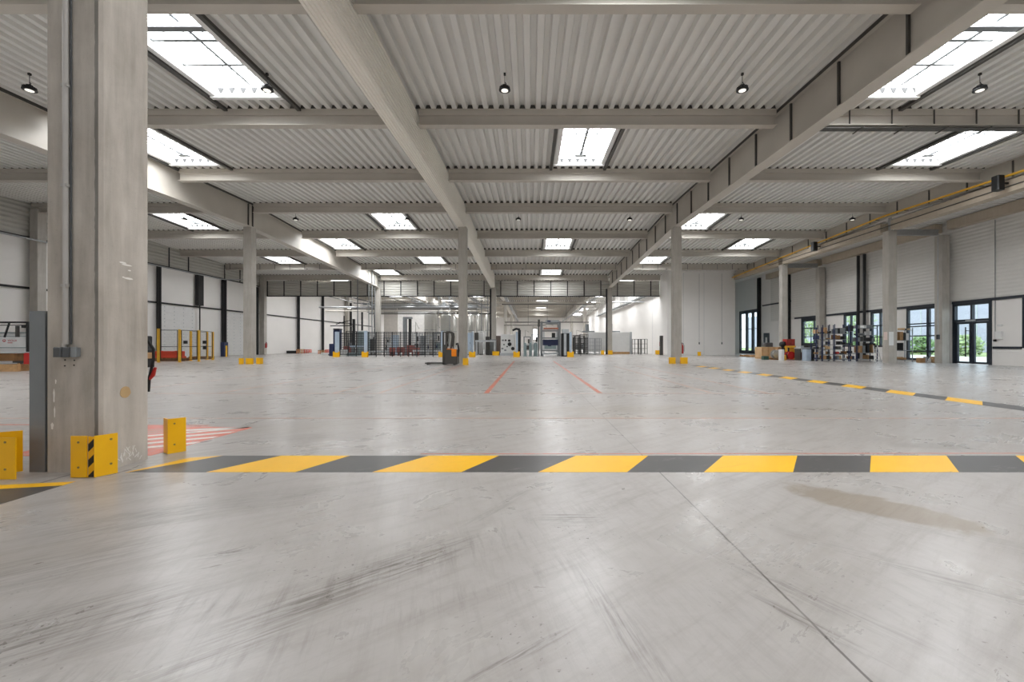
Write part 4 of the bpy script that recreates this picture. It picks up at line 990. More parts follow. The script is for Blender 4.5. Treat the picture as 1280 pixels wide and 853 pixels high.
# blue press, grey-green cabinet, tables behind the first gap
D = 41.0
t = thing('blue_machine', 'dark blue column machine behind the fence near the loading doors', 'machine', (0, 0, 0))
MB().chbox(PX(416.4, D), PX(424, D), D, D + 0.6, 0, PZ(412.5, D), 0.03).build('column_body', 'navy', t)
MB().chbox(PX(413, D), PX(418, D), D - 0.3, D - 0.02, 0, PZ(430, D), 0.03).build('drive_unit', 'navy', t)
MB().box(PX(417, D), PX(424.5, D), D - 0.1, D + 0.6, PZ(412.4, D), PZ(411, D)).build('top_cap', 'black', t)
t = thing('jib_crane', 'thin black gantry arms above the blue machine', 'gantry', (0, 0, 0)); D = 42.5
MB().box(PX(430, D) - 0.04, PX(430, D) + 0.04, D, D + 0.08, 0, PZ(395, D)).build('mast', 'black', t)
MB().bar((PX(413, D), D, PZ(407.6, D)), (PX(440, D), D, PZ(407.2, D)), 0.08).bar((PX(420, D), D, PZ(405.5, D)), (PX(439, D), D, PZ(400.3, D)), 0.07).bar((PX(424, D), D, PZ(403, D)), (PX(440, D), D, PZ(405, D)), 0.06).build('arm', 'black', t)
MB().box(PX(440.4, D), PX(443, D), D, D + 0.25, 0, PZ(399, D)).build('mast', 'black', t)
D = 43.0
t = thing('control_cabinet', 'large grey-green machine panel behind the fence gap', 'cabinet', (0, 0, 0))
MB().chbox(PX(447, D), PX(459, D), D, D + 0.8, 0, PZ(414.5, D), 0.03).build('body', 'teal', t)
MB().box(PX(447.5, D), PX(458.5, D), D + 0.1, D + 0.7, PZ(414.4, D), PZ(413.4, D)).build('lid', 'white', t)
D = 40.6
t = thing('conveyor_table', 'pale roller table in front of the grey-green panel', 'conveyor', (0, 0, 0))
MB().box(PX(437, D), PX(455, D), D, D + 0.8, PZ(434.5, D), PZ(432.2, D)).build('table_bed', 'paleblue', t)
for p in (438.5, 453): MB().box(PX(p, D), PX(p + 1, D), D + 0.1, D + 0.7, 0, PZ(434.5, D)).build('leg', 'grey', t)
MB().chbox(PX(436, D), PX(448, D), D - 0.4, D - 0.05, 0.02, PZ(441, D), 0.05).build('bin_tray', 'teal', t)
boxy('motor_unit', 'rusty brown motor unit behind the fence gap', 'motor', 429, 437, 441, 433, 41.5, 0.6, 'redsteel')
boxy('parts_cart', 'low white cart on the floor at the fence gap', 'cart', 425, 432, 446, 437, 40.2, 0.5, 'white')
# low clutter under the white wall by the fascia: pallets and orange crates
for i, (a, b, q1, q0, D, m, nm, lab, cat) in enumerate(((358, 371, 441.6, 438.6, 52.0, 'black', 'plinth', 'low black plinth along the white wall under the fascia', 'plinth'), (386, 402, 443, 441, 50.5, 'white', 'floor_plate', 'low white slab on the floor left of the blue machine', 'slab'), (401, 415.5, 444.5, 441.5, 46.0, 'white', 'floor_plate', 'pale slab on the floor next to the blue machine foot', 'slab'), (410, 416, 446, 443, 43.5, 'steel_dark', 'toolbox', 'small dark box at the foot of the blue machine', 'box'))):
    boxy(nm, lab, cat, a, b, q1, q0, D, 0.6, m)
for i, (a, b, q0, D) in enumerate(((372, 379, 436.6, 51.5), (381.4, 388, 437.2, 51.8), (399, 407, 438.0, 49.0), (408, 415, 437.2, 47.0))):
    x0, x1 = PX(a, D), PX(b, D); h = PZ(q0, D)
    t = thing('crate', 'orange slatted crate on the floor by the white wall, %s along from the black plinth' % ORD[i], 'crate', ((x0 + x1) / 2, D, 0), 0, 'orange crates'); w = (x1 - x0) / 2
    s = MB()
    for z in (0.1, 0.1 + h * 0.3, 0.1 + h * 0.6): s.box(-w, w, -0.3, -0.28, z, z + h * 0.18).box(-w, w, 0.28, 0.3, z, z + h * 0.18).box(-w, -w + 0.02, -0.28, 0.28, z, z + h * 0.18).box(w - 0.02, w, -0.28, 0.28, z, z + h * 0.18)
    s.build('slats', 'orangered' if i % 2 else 'wood', t)
    for u in (-w + 0.03, w - 0.03):
        for v in (-0.25, 0.25): MB().box(u - 0.025, u + 0.025, v - 0.025, v + 0.025, 0, h).build('corner_post', 'orangered', t)
    MB().box(-w + 0.03, w - 0.03, -0.27, 0.27, 0.07, 0.1).build('base', 'darkwood', t)

# stretch wrapper behind the mesh fence
D = 43.0
t = thing('stretch_wrapper', 'grey wrapping machine with a bent arm and black mast above the fence', 'machine', (0, 0, 0))
MB().chbox(PX(503.4, D), PX(507.6, D), D, D + 0.45, 0, PZ(397, D), 0.04).build('column', 'grey', t)
MB().box(PX(503.6, D), PX(514.5, D), D + 0.05, D + 0.4, PZ(398.8, D), PZ(396.2, D)).build('arm', 'grey', t)
MB().chbox(PX(510.4, D), PX(513.2, D), D + 0.05, D + 0.4, PZ(432, D), PZ(398.8, D), 0.02).build('film_mast', 'black', t)
MB().lathe((PX(511, D), D + 1.6, 0), [(0.8, 0), (0.8, 0.08), (0.78, 0.1)], 28).build('turntable', 'steel_dark', t)
boxy('wrapper_cabinet', 'tall grey-blue cabinet behind the mesh fence by the wrapping machine', 'cabinet', 489, 497, 443, 419, 44.5, 0.6, 'paleblue')
for i, (a, b, q1, q0, D, m, lab) in enumerate(((486, 492, 441, 434.4, 41.0, 'redsteel', 'dull red drive housing behind the mesh fence, nearest the wrapping machine'), (495.6, 504, 441, 434, 41.8, 'redsteel', 'long dull red drive housing behind the mesh fence'), (508, 516, 441, 431.5, 41.0, 'redsteel', 'dull red gearbox right of the wrapping machine'), (517.2, 523, 441, 434.5, 42.2, 'redsteel', 'small dull red gearbox beside the roller conveyor'))):
    o = MB().chbox(PX(a, D), PX(b, D), D, D + 0.7, PZ(q1, D), PZ(q0, D), 0.06).box(PX(a, D) + 0.05, PX(a, D) + 0.12, D + 0.1, D + 0.6, 0, PZ(q1, D)).box(PX(b, D) - 0.12, PX(b, D) - 0.05, D + 0.1, D + 0.6, 0, PZ(q1, D)).tube([(PX((a + b) / 2, D), D - 0.15, PZ((q0 + q1) / 2, D)), (PX((a + b) / 2, D), D, PZ((q0 + q1) / 2, D))], 0.16, 12).build('drive_unit', m); tag(o, lab, 'machine', 'red drive units')
def conveyor(px0, px1, D, py, depth, label, m='lgrey'):
    t = thing('roller_conveyor', label, 'conveyor', (0, 0, 0), 0, 'roller conveyors'); x0, x1, z = PX(px0, D), PX(px1, D), PZ(py, D)
    MB().box(x0, x1, D, D + 0.05, z - 0.16, z).box(x0, x1, D + depth, D + depth + 0.05, z - 0.16, z).build('side_rail', m, t)
    r = MB(); x = x0 + 0.1
    while x < x1: r.tube([(x, D + 0.05, z - 0.05), (x, D + depth, z - 0.05)], 0.035, 6); x += 0.14
    r.build('rollers', 'inox', t)['kind'] = 'stuff'
    n = max(2, int((x1 - x0) / 1.5) + 1)
    for i in range(n):
        x = x0 + 0.08 + (x1 - x0 - 0.16) * i / (n - 1); MB().box(x - 0.04, x + 0.04, D, D + 0.05, 0, z - 0.16).box(x - 0.04, x + 0.04, D + depth, D + depth + 0.05, 0, z - 0.16).build('leg', m, t)
conveyor(461, 489, 42.0, 439, 0.9, 'grey roller conveyor behind the mesh fence near the loading doors')
conveyor(516, 551, 40.2, 437.5, 0.9, 'pale roller conveyor behind the mesh fence left of the stacker')
conveyor(594, 619, 43.0, 425.5, 0.9, 'tall pale conveyor bridge right of the stacker column')
conveyor(555, 581.5, 43.0, 438, 1.0, 'blue-grey conveyor behind the stacker', 'paleblue')
boxy('grey_hopper', 'light grey hopper cabinet on the floor behind the mesh fence', 'cabinet', 484, 488, 443, 428, 43.2, 0.5, 'lgrey')
D = 44.3
for i, (a, b, q0, m, lab) in enumerate(((583, 589, 416, 'paleblue', 'pale blue door-sized panel right of the stacker column'), (593, 597.5, 416, 'steel_dark', 'tall dark cabinet right of the stacker column'), (598.5, 604, 415.5, 'white', 'white equipment cabinet under the conveyor bridge'), (607, 612, 421, 'steel_dark', 'dark motor cabinet under the conveyor bridge'), (612.5, 620, 424.5, 'grey', 'grey machine body beside the downpipe column'), (620, 626, 420, 'darkgear', 'brownish machine body beside the dial panel machine'), (462, 468, 424, 'steel_dark', 'dark cabinet behind the mesh fence end'), (525, 531, 420, 'grey', 'grey pump cabinet below the first steel tank'), (536, 544, 424, 'inox', 'steel pump skid below the second steel tank'))):
    dd = D + (i % 3) * 0.9
    t = thing('equipment_cabinet', lab, 'cabinet', ((PX(a, dd) + PX(b, dd)) / 2, dd, 0)); w = (PX(b, dd) - PX(a, dd)) / 2; h = PZ(q0, dd)
    MB().chbox(-w, w, 0, 0.6, 0.08, h, 0.02).build('body', m, t)
    MB().box(-w + 0.03, w - 0.03, 0.05, 0.55, 0, 0.08).build('plinth', 'steel_dark', t)
    dr = MB().box(-w + 0.05, w - 0.05, -0.02, -0.002, 0.2, h - 0.1).build('door', m, t)
    MB().box(w - 0.12, w - 0.09, -0.045, -0.021, h * 0.5, h * 0.5 + 0.16).build('handle', 'black', dr)
def machine_frame(a, b, D, q0, depth, label, m='lgrey', seed=0):
    t = thing('machine_frame', label, 'machine', ((PX(a, D) + PX(b, D)) / 2, D, 0)); w = (PX(b, D) - PX(a, D)) / 2; h = PZ(q0, D); rnd = random.Random(seed)
    for u in (-w, w):
        for v in (0, depth): MB().box(u - 0.05, u + 0.05, v - 0.05, v + 0.05, 0, h).build('upright', m, t)
    r = MB()
    for z in (h - 0.06, h * 0.55, 0.45):
        for v in (0, depth): r.box(-w + 0.05, w - 0.05, v - 0.04, v + 0.04, z, z + 0.07)
    r.build('cross_rail', m, t)
    MB().box(-w + 0.06, w - 0.06, depth * 0.3, depth * 0.7, 0.55, h * 0.52).build('inner_panel', rnd.choice(['grey', 'teal', 'lgrey', 'steel_dark']), t)
    MB().tube([(-w * 0.4, -0.12, h * 0.36), (w * 0.1, -0.12, h * 0.36)], 0.13, 12).build('motor', rnd.choice(['navy', 'grey', 'steel_dark']), t)
    MB().box(w * 0.2, w * 0.75, -0.10, -0.055, h * 0.62, h * 0.86).build('screen_box', rnd.choice(['steel_dark', 'black', 'white']), t)
    MB().tube([(-w * 0.6, depth * 0.5, h), (-w * 0.6, depth * 0.5, h + rnd.uniform(0.4, 1.4)), (w * 0.5, depth * 0.5, h + 0.5)], 0.04, 6).build('pipe', 'inox', t)
for i, (a, b, D, q0, dp, lab, m) in enumerate(((462, 469.5, 47.7, 418, 1.0, 'pale open machine frame behind the fence end, below the upright pipes', 'white'), (480, 487, 47.5, 422, 1.0, 'grey open machine frame in front of the beige partition', 'grey'), (516, 524, 45.5, 417, 1.2, 'light grey open machine frame right of the black wrapper mast', 'lgrey'), (532.5, 541, 47.8, 419, 1.0, 'light grey open machine frame in front of the first steel tank', 'lgrey'), (543, 550.5, 45.8, 416, 1.0, 'grey open machine frame just left of the stacker mast', 'grey'), (598, 606, 47.5, 414, 1.0, 'white open machine frame above the conveyor bridge', 'white'), (655, 663, 46.0, 421, 1.0, 'grey open machine frame behind the grey-green posts', 'grey'), (664.5, 673, 47.0, 418, 1.0, 'light open machine frame below the far end window', 'lgrey'), (680, 696, 50.0, 412, 1.2, 'large pale machine frame seen through the palletiser', 'lgrey'), (433, 441, 45.5, 414, 1.0, 'dark open machine frame behind the gantry mast', 'steel_dark'), (719, 731, 51.5, 420, 1.0, 'dark open machine frame behind the tall wire cages', 'steel_dark'))):
    machine_frame(a, b, D, q0, dp, lab, m, 300 + i)
# machine with round dials
D = 42.6
t = thing('dial_panel_machine', 'off-white machine front with round dark openings, middle of the hall', 'machine', (0, 0, 0))
MB().chbox(PX(625.8, D), PX(644, D), D, D + 1.0, 0.25, PZ(418, D), 0.03).build('body', 'white', t)
MB().box(PX(625, D), PX(645, D), D - 0.1, D + 1.0, 0, 0.25).build('base', 'lgrey', t)
for px, py, r in ((636.5, 426, 0.12), (637, 430.5, 0.19), (641, 436, 0.17), (632, 425.6, 0.09), (630, 431, 0.07), (634, 433.5, 0.07)):
    MB().tube([(PX(px, D), D - 0.05, PZ(py, D)), (PX(px, D), D - 0.001, PZ(py, D))], r, 16).build('dial', 'black', t)
for px, py in ((628.6, 425.6), (631.6, 438), (628, 436)): MB().box(PX(px, D) - 0.1, PX(px, D) + 0.1, D - 0.03, D - 0.001, PZ(py, D) - 0.07, PZ(py, D) + 0.07).build('button_plate', 'grey', t)
D = 41.6
t = thing('wrapping_mast', 'black wrapping mast with a curved head beside the dial machine', 'machine', (0, 0, 0))
MB().chbox(PX(647.4, D), PX(651, D), D, D + 0.5, 0, PZ(412.5, D), 0.04).build('column', 'black', t)
MB().tube([(PX(650, D), D + 0.25, PZ(412, D)), (PX(645, D), D + 0.25, PZ(411.2, D)), (PX(640.5, D), D + 0.25, PZ(413.2, D))], 0.10, 8).build('arm', 'black', t, smooth=True)
for i, (a, b, q0) in enumerate(((654.4, 658.2, 428.6), (661.2, 664.8, 428.2), (667, 671.8, 428.4))):
    D = 40.0; r = (PX(b, D) - PX(a, D)) / 2
    o = MB().lathe(((PX(a, D) + PX(b, D)) / 2, D, 0.06), [(r, 0), (r, PZ(q0, D) - 0.28), (r * 0.75, PZ(q0, D) - 0.1), (r * 0.3, PZ(q0, D) - 0.06)], 16).cbox((PX(a, D) + PX(b, D)) / 2, D, 0, r * 2.6, r * 2.6, 0.06).build('round_post', 'teal', smooth=True)
    tag(o, 'grey-green rounded post in front of the palletiser, %s from the black wrapping mast' % ORD[i], 'post', 'grey-green posts')
# palletiser frame
D = 40.5
t = thing('palletiser', 'tall grey palletiser frame with a blue load in the middle of the hall', 'machine', (0, 0, 0))
for p in (676.0, 698.5):
    for dy in (0, 2.2): MB().box(PX(p, D), PX(p + 2.4, D), D + dy, D + dy + 0.16, 0, PZ(402, D)).build('upright', 'grey', t)
for q in (402.5, 413, 422, 438.0):
    MB().box(PX(676, D), PX(701, D), D + 0.17, D + 0.30, PZ(q + 1.6, D), PZ(q, D)).build('cross_beam', 'grey', t)
MB().box(PX(678.5, D), PX(698.3, D), D + 0.4, D + 2.0, PZ(414.0, D), PZ(412.6, D)).box(PX(680, D), PX(698.3, D), D + 0.4, D + 2.0, PZ(411.0, D), PZ(409.8, D)).build('lift_beam', 'salmon', t)
MB().chbox(PX(679, D), PX(698, D), D + 0.45, D + 1.9, PZ(432, D), PZ(424.5, D), 0.03).build('load_carriage', 'navy', t)
MB().box(PX(682, D), PX(699, D), D + 0.32, D + 0.42, PZ(405.5, D), PZ(400.2, D)).build('sign_board', 'lgrey', t)
MB().box(PX(684.2, D), PX(688.5, D), D + 0.30, D + 0.318, PZ(402.2, D), PZ(400.6, D)).build('screen', 'navy', t)
conveyor(678, 698, 39.9, 441, 0.45, 'low roller conveyor at the foot of the palletiser')
o = MB().chbox(PX(672.2, 39.5), PX(675.0, 39.5), 39.5, 39.8, PZ(408.5, 39.5), PZ(399.5, 39.5), 0.03).tube([(PX(673.6, 39.5), 39.65, 0), (PX(673.6, 39.5), 39.65, PZ(408.5, 39.5))], 0.05, 8).build('signal_post', 'steel_dark'); tag(o, 'dark signal box on a thin post left of the palletiser', 'signal')
D = 39.2
t = thing('dark_cabinet', 'dark two-door cabinet with a grey stripe right of the palletiser', 'cabinet', (0, 0, 0))
MB().chbox(PX(702, D), PX(712, D), D, D + 0.9, 0, PZ(416.8, D), 0.03).build('body', 'black', t)
MB().box(PX(704.8, D), PX(708, D), D - 0.03, D - 0.002, 0.1, PZ(417.4, D)).build('door', 'lgrey', t)
MB().chbox(PX(703, D), PX(711.4, D), D + 0.1, D + 0.7, PZ(416.7, D), PZ(411.5, D), 0.03).build('top_unit', 'lgrey', t)
# wire cages and racks by the white enclosure
def cage(a, b, q1, q0, D, depth, label, m='steel_dark', nx=4, nz=4, group='wire cages'):
    t = thing('wire_cage', label, 'cage', ((PX(a, D) + PX(b, D)) / 2, D, 0), 0, group); w = (PX(b, D) - PX(a, D)) / 2; h = PZ(q0, D)
    for u in (-w, w):
        for v in (0, depth): MB().box(u - 0.03, u + 0.03, v - 0.03, v + 0.03, 0, h).build('corner_post', m, t)
    for v in (0, depth):
        r = MB()
        for i in range(1, nx): r.box(-w + 2 * w * i / nx - 0.015, -w + 2 * w * i / nx + 0.015, v - 0.015, v + 0.015, 0.12, h)
        for j in range(nz + 1): z = 0.12 + (h - 0.14) * j / nz; r.box(-w, w, v - 0.02, v + 0.02, z - 0.018, z + 0.018)
        r.build('wire_grid', m, t)
    MB().box(-w + 0.03, w - 0.03, 0.03, depth - 0.03, 0.1, 0.13).build('base', m, t)
cage(717, 724.6, 441, 419, 46.5, 1.0, 'tall grey wire cage nearest the dark cabinet')
cage(725.4, 735, 441, 418, 47.6, 1.0, 'tall grey wire cage in front of the white enclosure corner')
cage(737, 744, 441, 423, 46.5, 1.0, 'lower wire cage with pale contents left of the downpipe column', 'galv')
cage(745, 751.4, 441, 423, 47.5, 1.0, 'lower wire cage against the downpipe column', 'galv')
cage(793, 800.6, 441, 424, 47.0, 1.0, 'dark stacked rack box left of the pair by the partition', 'steel_dark', 2, 3)
cage(801.4, 809, 441, 424, 47.4, 1.0, 'dark stacked rack box right of the pair by the partition', 'steel_dark', 2, 3)
D = 49.0
t = thing('white_enclosure', 'white boxed enclosure with an orange base line by the partition', 'enclosure', (0, 0, 0))
MB().chbox(PX(735.5, D), PX(789.6, D), D, D + 2.5, 0.25, PZ(415.4, D), 0.03).build('body', 'white', t)
MB().box(PX(763, D), PX(787, D), D - 0.05, D + 2.0, 0, 0.245).build('base', 'wood', t)
MB().box(PX(787.2, D), PX(789.8, D), D - 0.06, D - 0.002, 0.0, PZ(415.2, D)).build('corner_trim', 'lgrey', t)
for a, b, q0, lab in ((729, 744, 413.6, 'grey extraction unit on top of the white enclosure, left of the downpipe column'), (763, 776, 413.8, 'flat grey unit on top of the white enclosure, right of the downpipe column')):
    o = MB().chbox(PX(a, D), PX(b, D), D + 0.4, D + 1.4, PZ(415.4, D) + 0.005, PZ(q0, D), 0.03).build('extraction_unit', 'grey'); tag(o, lab, 'unit')
for a, b, q1, q0, lab in ((734.5, 738.8, 412.5, 404.5, 'grey box hanging on the far wall left of the downpipe column'), (764, 769, 413, 404, 'grey box above the white enclosure right of the downpipe column')):
    o = MB().chbox(PX(a, D), PX(b, D), D + 1.6, D + 2.2, PZ(415.4, D) + 0.006, PZ(q0, D), 0.03).build('air_unit', 'grey'); tag(o, lab, 'unit', 'grey air units')
o = MB().chbox(PX(825.4, 44.2), PX(829.0, 44.2), 44.2, 44.5, 0, PZ(419.8, 44.2), 0.02).box(PX(825.8, 44.2), PX(828.6, 44.2), 44.16, 44.19, PZ(424, 44.2), PZ(421, 44.2)).build('charging_post', 'steel_dark'); tag(o, 'dark standing post left of the extinguisher column, by the partition', 'post')
for px, q1 in ((874, 429.6), (902.3, 429.6)):
    D = 44.84; t = thing('cable_drop', 'thin cable with a socket hanging down the white partition, %s' % ('left one' if px < 890 else 'right one'), 'cable', (PX(px, D), D, 0), 0, 'cable drops')
    MB().tube([(0, 0, PZ(q1, D)), (0, 0, 8.3)], 0.012, 6).build('cable', 'grey', t); MB().chbox(-0.05, 0.05, -0.05, 0.03, PZ(q1 + 1, D), PZ(q1 - 1.6, D), 0.01).build('socket', 'boxgrey', t)
# steel tanks
for i, (a, b, q0, D) in enumerate(((530.6, 545.6, 390.4, 58), (551.0, 564.6, 391, 56), (585, 592.5, 392, 60), (595, 603.4, 391.6, 62), (606.5, 613, 391.6, 64), (566, 571, 395, 66))):
    r = (PX(b, D) - PX(a, D)) / 2; h = PZ(q0, D)
    t = thing('steel_tank', 'tall round steel tank above the fence, %s along from the wrapping machine' % ORD[i], 'tank', ((PX(a, D) + PX(b, D)) / 2, D, 0), 0, 'steel tanks')
    MB().lathe((0, 0, 0), [(r * 0.3, 0.5), (r, 1.0), (r, h - 0.4), (r * 0.6, h - 0.12), (r * 0.2, h)], 32).build('shell', 'inox', t, smooth=True)
    for k in range(3):
        a_ = 2 * math.pi * k / 3 + 0.5; MB().tube([(r * 0.8 * math.cos(a_), r * 0.8 * math.sin(a_), 0), (r * 0.8 * math.cos(a_), r * 0.8 * math.sin(a_), 1.1)], 0.06, 8).build('leg', 'inox', t)
    MB().tube([(r + 0.12, -0.2, 0.3), (r + 0.12, -0.2, h + 0.3)], 0.05, 8).build('riser_pipe', 'inox', t)
    MB().lathe((0, 0, h * 0.55), [(r + 0.012, 0), (r + 0.012, 0.06)], 32).build('band', 'grey', t)
# beige and white inner partitions behind the fence
structure(MB().box(PX(480, 60), PX(497, 60), 60, 60.2, 0, PZ(379, 60)).build('wall_inner_beige', mat('beige_partition', (186, 180, 172), 0.6)))
structure(MB().box(PX(497.2, 66), PX(546, 66), 66, 66.2, 0, PZ(385, 66)).build('wall_inner_white', mat('bright_partition', (240, 238, 234), 0.6)))
# overhead pipes, trays and hoses in the far hall
random.seed(3)
TRAYX = (-9.0, -13.0, -6.5, -2.8, 7.4, 13.6, -18.5)
for i, (x0, x1, D, z, r, m) in enumerate(((-24, -4.4, 50.0, 5.3, 0.10, 'galv'), (-24, -4.4, 51.5, 5.0, 0.07, 'steel'), (-22, -4.4, 53.0, 5.38, 0.12, 'inox'), (-20, -4.4, 54.6, 4.9, 0.08, 'steel_dark'), (-3.5, 8.0, 50.4, 5.8, 0.09, 'steel'), (-3.5, 8.0, 60.0, 4.1, 0.06, 'steel_dark'), (-3.5, 8.0, 54.0, 6.0, 0.07, 'steel_dark'), (8.9, 13.2, 51.0, 6.0, 0.08, 'galv'), (-3.5, 2.0, 58.0, 3.6, 0.05, 'steel_dark'))):
    o = MB().tube([(x0, D, z), (x1, D, z)], r, 8)
    xx = x0 + 0.6
    while xx < x1:
        if all(abs(xx - q) > 0.6 for q in TRAYX) and not any(abs(q[0] - xx) < 1.2 and q[1] - 0.2 < D < q[2] + 0.2 for q in SKY): o.tube([(xx, D, z + r), (xx, D, deckz(D) - 0.01)], 0.02, 5)
        xx += 2.6
    o = o.build('hanging_pipe', m, smooth=True); tag(o, 'pipe hung crosswise under the far hall roof, %s in the order from the tanks' % ORD[i], 'pipe', 'overhead pipes')
rnd = random.Random(21); nn = 0
for i in range(16):
    along_y = i % 2; z = 5.75 + 0.07 * i if not along_y else 6.62 + 0.05 * i; r = rnd.uniform(0.035, 0.075); m = rnd.choice(['steel_dark', 'grey', 'galv', 'boxgrey'])
    if along_y:
        x = (-23.5, -21.6, -17.4, -15.2, -11.6, -10.4, -7.6, -5.4)[i // 2]; o = MB().tube([(x, 48.2, z), (x, 48.2 + rnd.uniform(14, 24), z)], r, 7)
        yy = 49.0
        while yy < 60:
            if not any(abs(q[0] - x) < 1.3 and q[1] - 0.2 < yy < q[2] + 0.2 for q in SKY): o.tube([(x, yy, z + r), (x, yy, deckz(yy) - 0.01)], 0.016, 5)
            yy += 2.9
        lab = 'thin pipe running away under the far hall roof, %s from the loading-door wall' % ORD[i // 2]
    else:
        D = 48.4 + i * 0.55; x0 = -22 + rnd.uniform(0, 4); x1 = -4.6 - rnd.uniform(0, 2); o = MB().tube([(x0, D, 5.62 - 0.03 * i), (x1, D, 5.62 - 0.03 * i)], r, 7)
        lab = 'thin pipe slung across below the trays of the far hall, %s in depth' % ORD[i // 2]
    tag(o.build('hanging_pipe', m, smooth=True), lab, 'pipe', 'thin overhead pipes')
for i, (x, y0, y1, z, w) in enumerate(((-9.0, 49, 75, 5.8, 0.5), (-13.0, 49, 72, 5.9, 0.6), (-6.5, 49, 80, 6.2, 0.5), (-2.8, 49, 100, 6.3, 0.35), (7.4, 49, 100, 6.3, 0.35), (13.6, 47.9, 90, 6.75, 0.5), (-18.5, 49, 59.5, 5.6, 0.5))):
    o = MB().box(x - w / 2, x + w / 2, y0, y1, z, z + 0.03).box(x - w / 2, x - w / 2 + 0.03, y0, y1, z + 0.03, z + 0.12).box(x + w / 2 - 0.03, x + w / 2, y0, y1, z + 0.03, z + 0.12)
    yy = y0 + 0.5
    while yy < y1: o.tube([(x - w / 2 + 0.02, yy, z + 0.1), (x - w / 2 + 0.02, yy, deckz(yy) - 0.01)], 0.018, 5); o.bar((x - w / 2, yy, z - 0.03), (x + w / 2, yy, z - 0.03), 0.05); yy += 2.4
    o = o.build('hanging_cable_tray', 'galv' if i != 5 else 'grey'); tag(o, 'long cable tray running away under the far hall roof, %s' % (('over the first steel tank', 'near the beige partition', 'over the stacker column', 'along the middle columns', 'along the downpipe column row', 'along the white partition', 'above the blue machine')[i]), 'cable tray', 'cable trays')
for i, (px, D, q1, q0) in enumerate(((461, 44, 412, 374), (465, 45, 411, 374), (468.6, 46, 410, 374), (447, 47, 412, 376), (548, 50, 414, 378), (562, 52, 414, 377), (596, 48, 413, 378), (602, 49, 424, 380), (609.6, 50, 424, 390))):
    o = MB().tube([(PX(px, D), D, 0), (PX(px, D), D, PZ(q0, D)), (PX(px, D), D, deckz(D) - 0.01)], 0.05 if i % 2 else 0.035, 6).build('riser_pipe', 'grey'); tag(o, 'thin upright pipe rising to the far hall roof, %s from the loading-door side' % ORD[i], 'pipe', 'riser pipes')
o = MB().tube([(PX(551, 54), 54, PZ(391, 54)), (PX(553, 54), 54, PZ(384, 54)), (PX(556, 54), 54, PZ(378, 54)), (PX(556, 54), 54, 6.0)], 0.22, 10).build('duct', 'lgrey', smooth=True); tag(o, 'fat pale duct rising from the second steel tank', 'duct')
t = thing('window_7', 'small bright window in the far end wall left of the palletiser', 'window', (PX(669, 111.9), 111.9, 0), 0, None, 'structure')
MB().box(-0.62, 0.62, -0.06, 0.0, 2.2, 5.0).build('frame', 'grey', t); MB().box(-0.5, 0.5, -0.09, -0.065, 2.3, 4.9).build('pane', emitter('daylit_window', (245, 250, 255), 2.5), t)
for bi, y in enumerate((74, 80)):
    o = MB().tube([(-28.3, y, 0), (-28.3, y, 6.5)], 0.16, 10).build('wall_pipe', 'black', smooth=True); tag(o, 'black upright pipe on the far loading-side wall, %s away' % ORD[bi], 'pipe', 'black wall pipes')

# ------------------------------------------------------------------ window aisle: shelving, crates, bench
BOXC = {'brown timber': 'darkwood', 'brown cardboard': 'card', 'pale plywood-coloured': 'ply', 'white': 'white', 'dark': 'steel_dark', 'red': 'red', 'navy blue': 'navy', 'grey': 'grey', 'black': 'black', 'light grey': 'lgrey'}
def shelf_unit(a, b, D, depth, levels, ztop, label, m, seed, ref, fill=0.96, cols=('brown cardboard', 'brown timber', 'dark', 'dark', 'black', 'black', 'brown timber', 'pale plywood-coloured', 'white', 'grey', 'light grey', 'red', 'navy blue')):
    t = thing('shelving_unit', label, 'shelf', ((PX(a, D) + PX(b, D)) / 2, D, 0), 0, 'shelving units'); w = (PX(b, D) - PX(a, D)) / 2
    for u in (-w, w):
        for v in (0, depth): MB().box(u - 0.02, u + 0.02, v - 0.02, v + 0.02, 0, ztop).build('upright', m, t)
    for z in levels:
        s = MB().box(-w + 0.025, w - 0.025, -0.02, depth + 0.02, z - 0.012, z).box(-w + 0.025, w - 0.025, -0.03, -0.021, z - 0.035, z); s.build('shelf_board', 'grey', t)
    rnd = random.Random(seed); tops = list(levels[1:]) + [ztop + 0.28]
    for li, z in enumerate(levels):
        gapz = tops[li] - z - 0.08; x = -w + 0.06; n = 0
        while x < w - 0.14:
            bw = rnd.uniform(0.09, 0.24); bw = min(bw, w - 0.05 - x); bh = gapz * rnd.uniform(0.6, 0.98); col = rnd.choice(cols)
            if li == len(levels) - 1: bh *= 0.6
            if rnd.random() < fill and bw > 0.1:
                X0 = t.location.x + x; y0 = D + rnd.uniform(0.02, 0.08)
                lab = '%s box, %s shelf up in %s, %s along' % (col, ORD[li], ref, ORD[n])
                k = rnd.random()
                if k < 0.72: o = MB().chbox(X0, X0 + bw - 0.015, y0, y0 + depth * 0.75, z + 0.002, z + bh, 0.008).build('storage_box', BOXC[col]); tag(o, lab, 'box', 'boxes on ' + ref)
                else:
                    r = min(bw, bh) * 0.42; o = MB().tube([(X0 + r, y0, z + r + 0.002), (X0 + r, y0 + depth * 0.7, z + r + 0.002)], r, 14).build('cable_reel', BOXC[col], smooth=False); tag(o, lab.replace(' box,', ' reel,', 1), 'reel', 'reels on ' + ref)
                n += 1
            x += bw + 0.01
    return t
lv = (0.12, 0.45, 0.78, 1.08, 1.42, 1.80)
shelf_unit(1020.0, 1027.0, 28.6, 0.5, lv, 2.2, 'blue shelving unit, narrow first one next to the workbench', 'navy', 1, 'the narrow blue unit')
shelf_unit(1028.4, 1041.8, 28.6, 0.5, lv, 2.35, 'blue shelving unit, second from the workbench', 'navy', 2, 'the second blue unit')
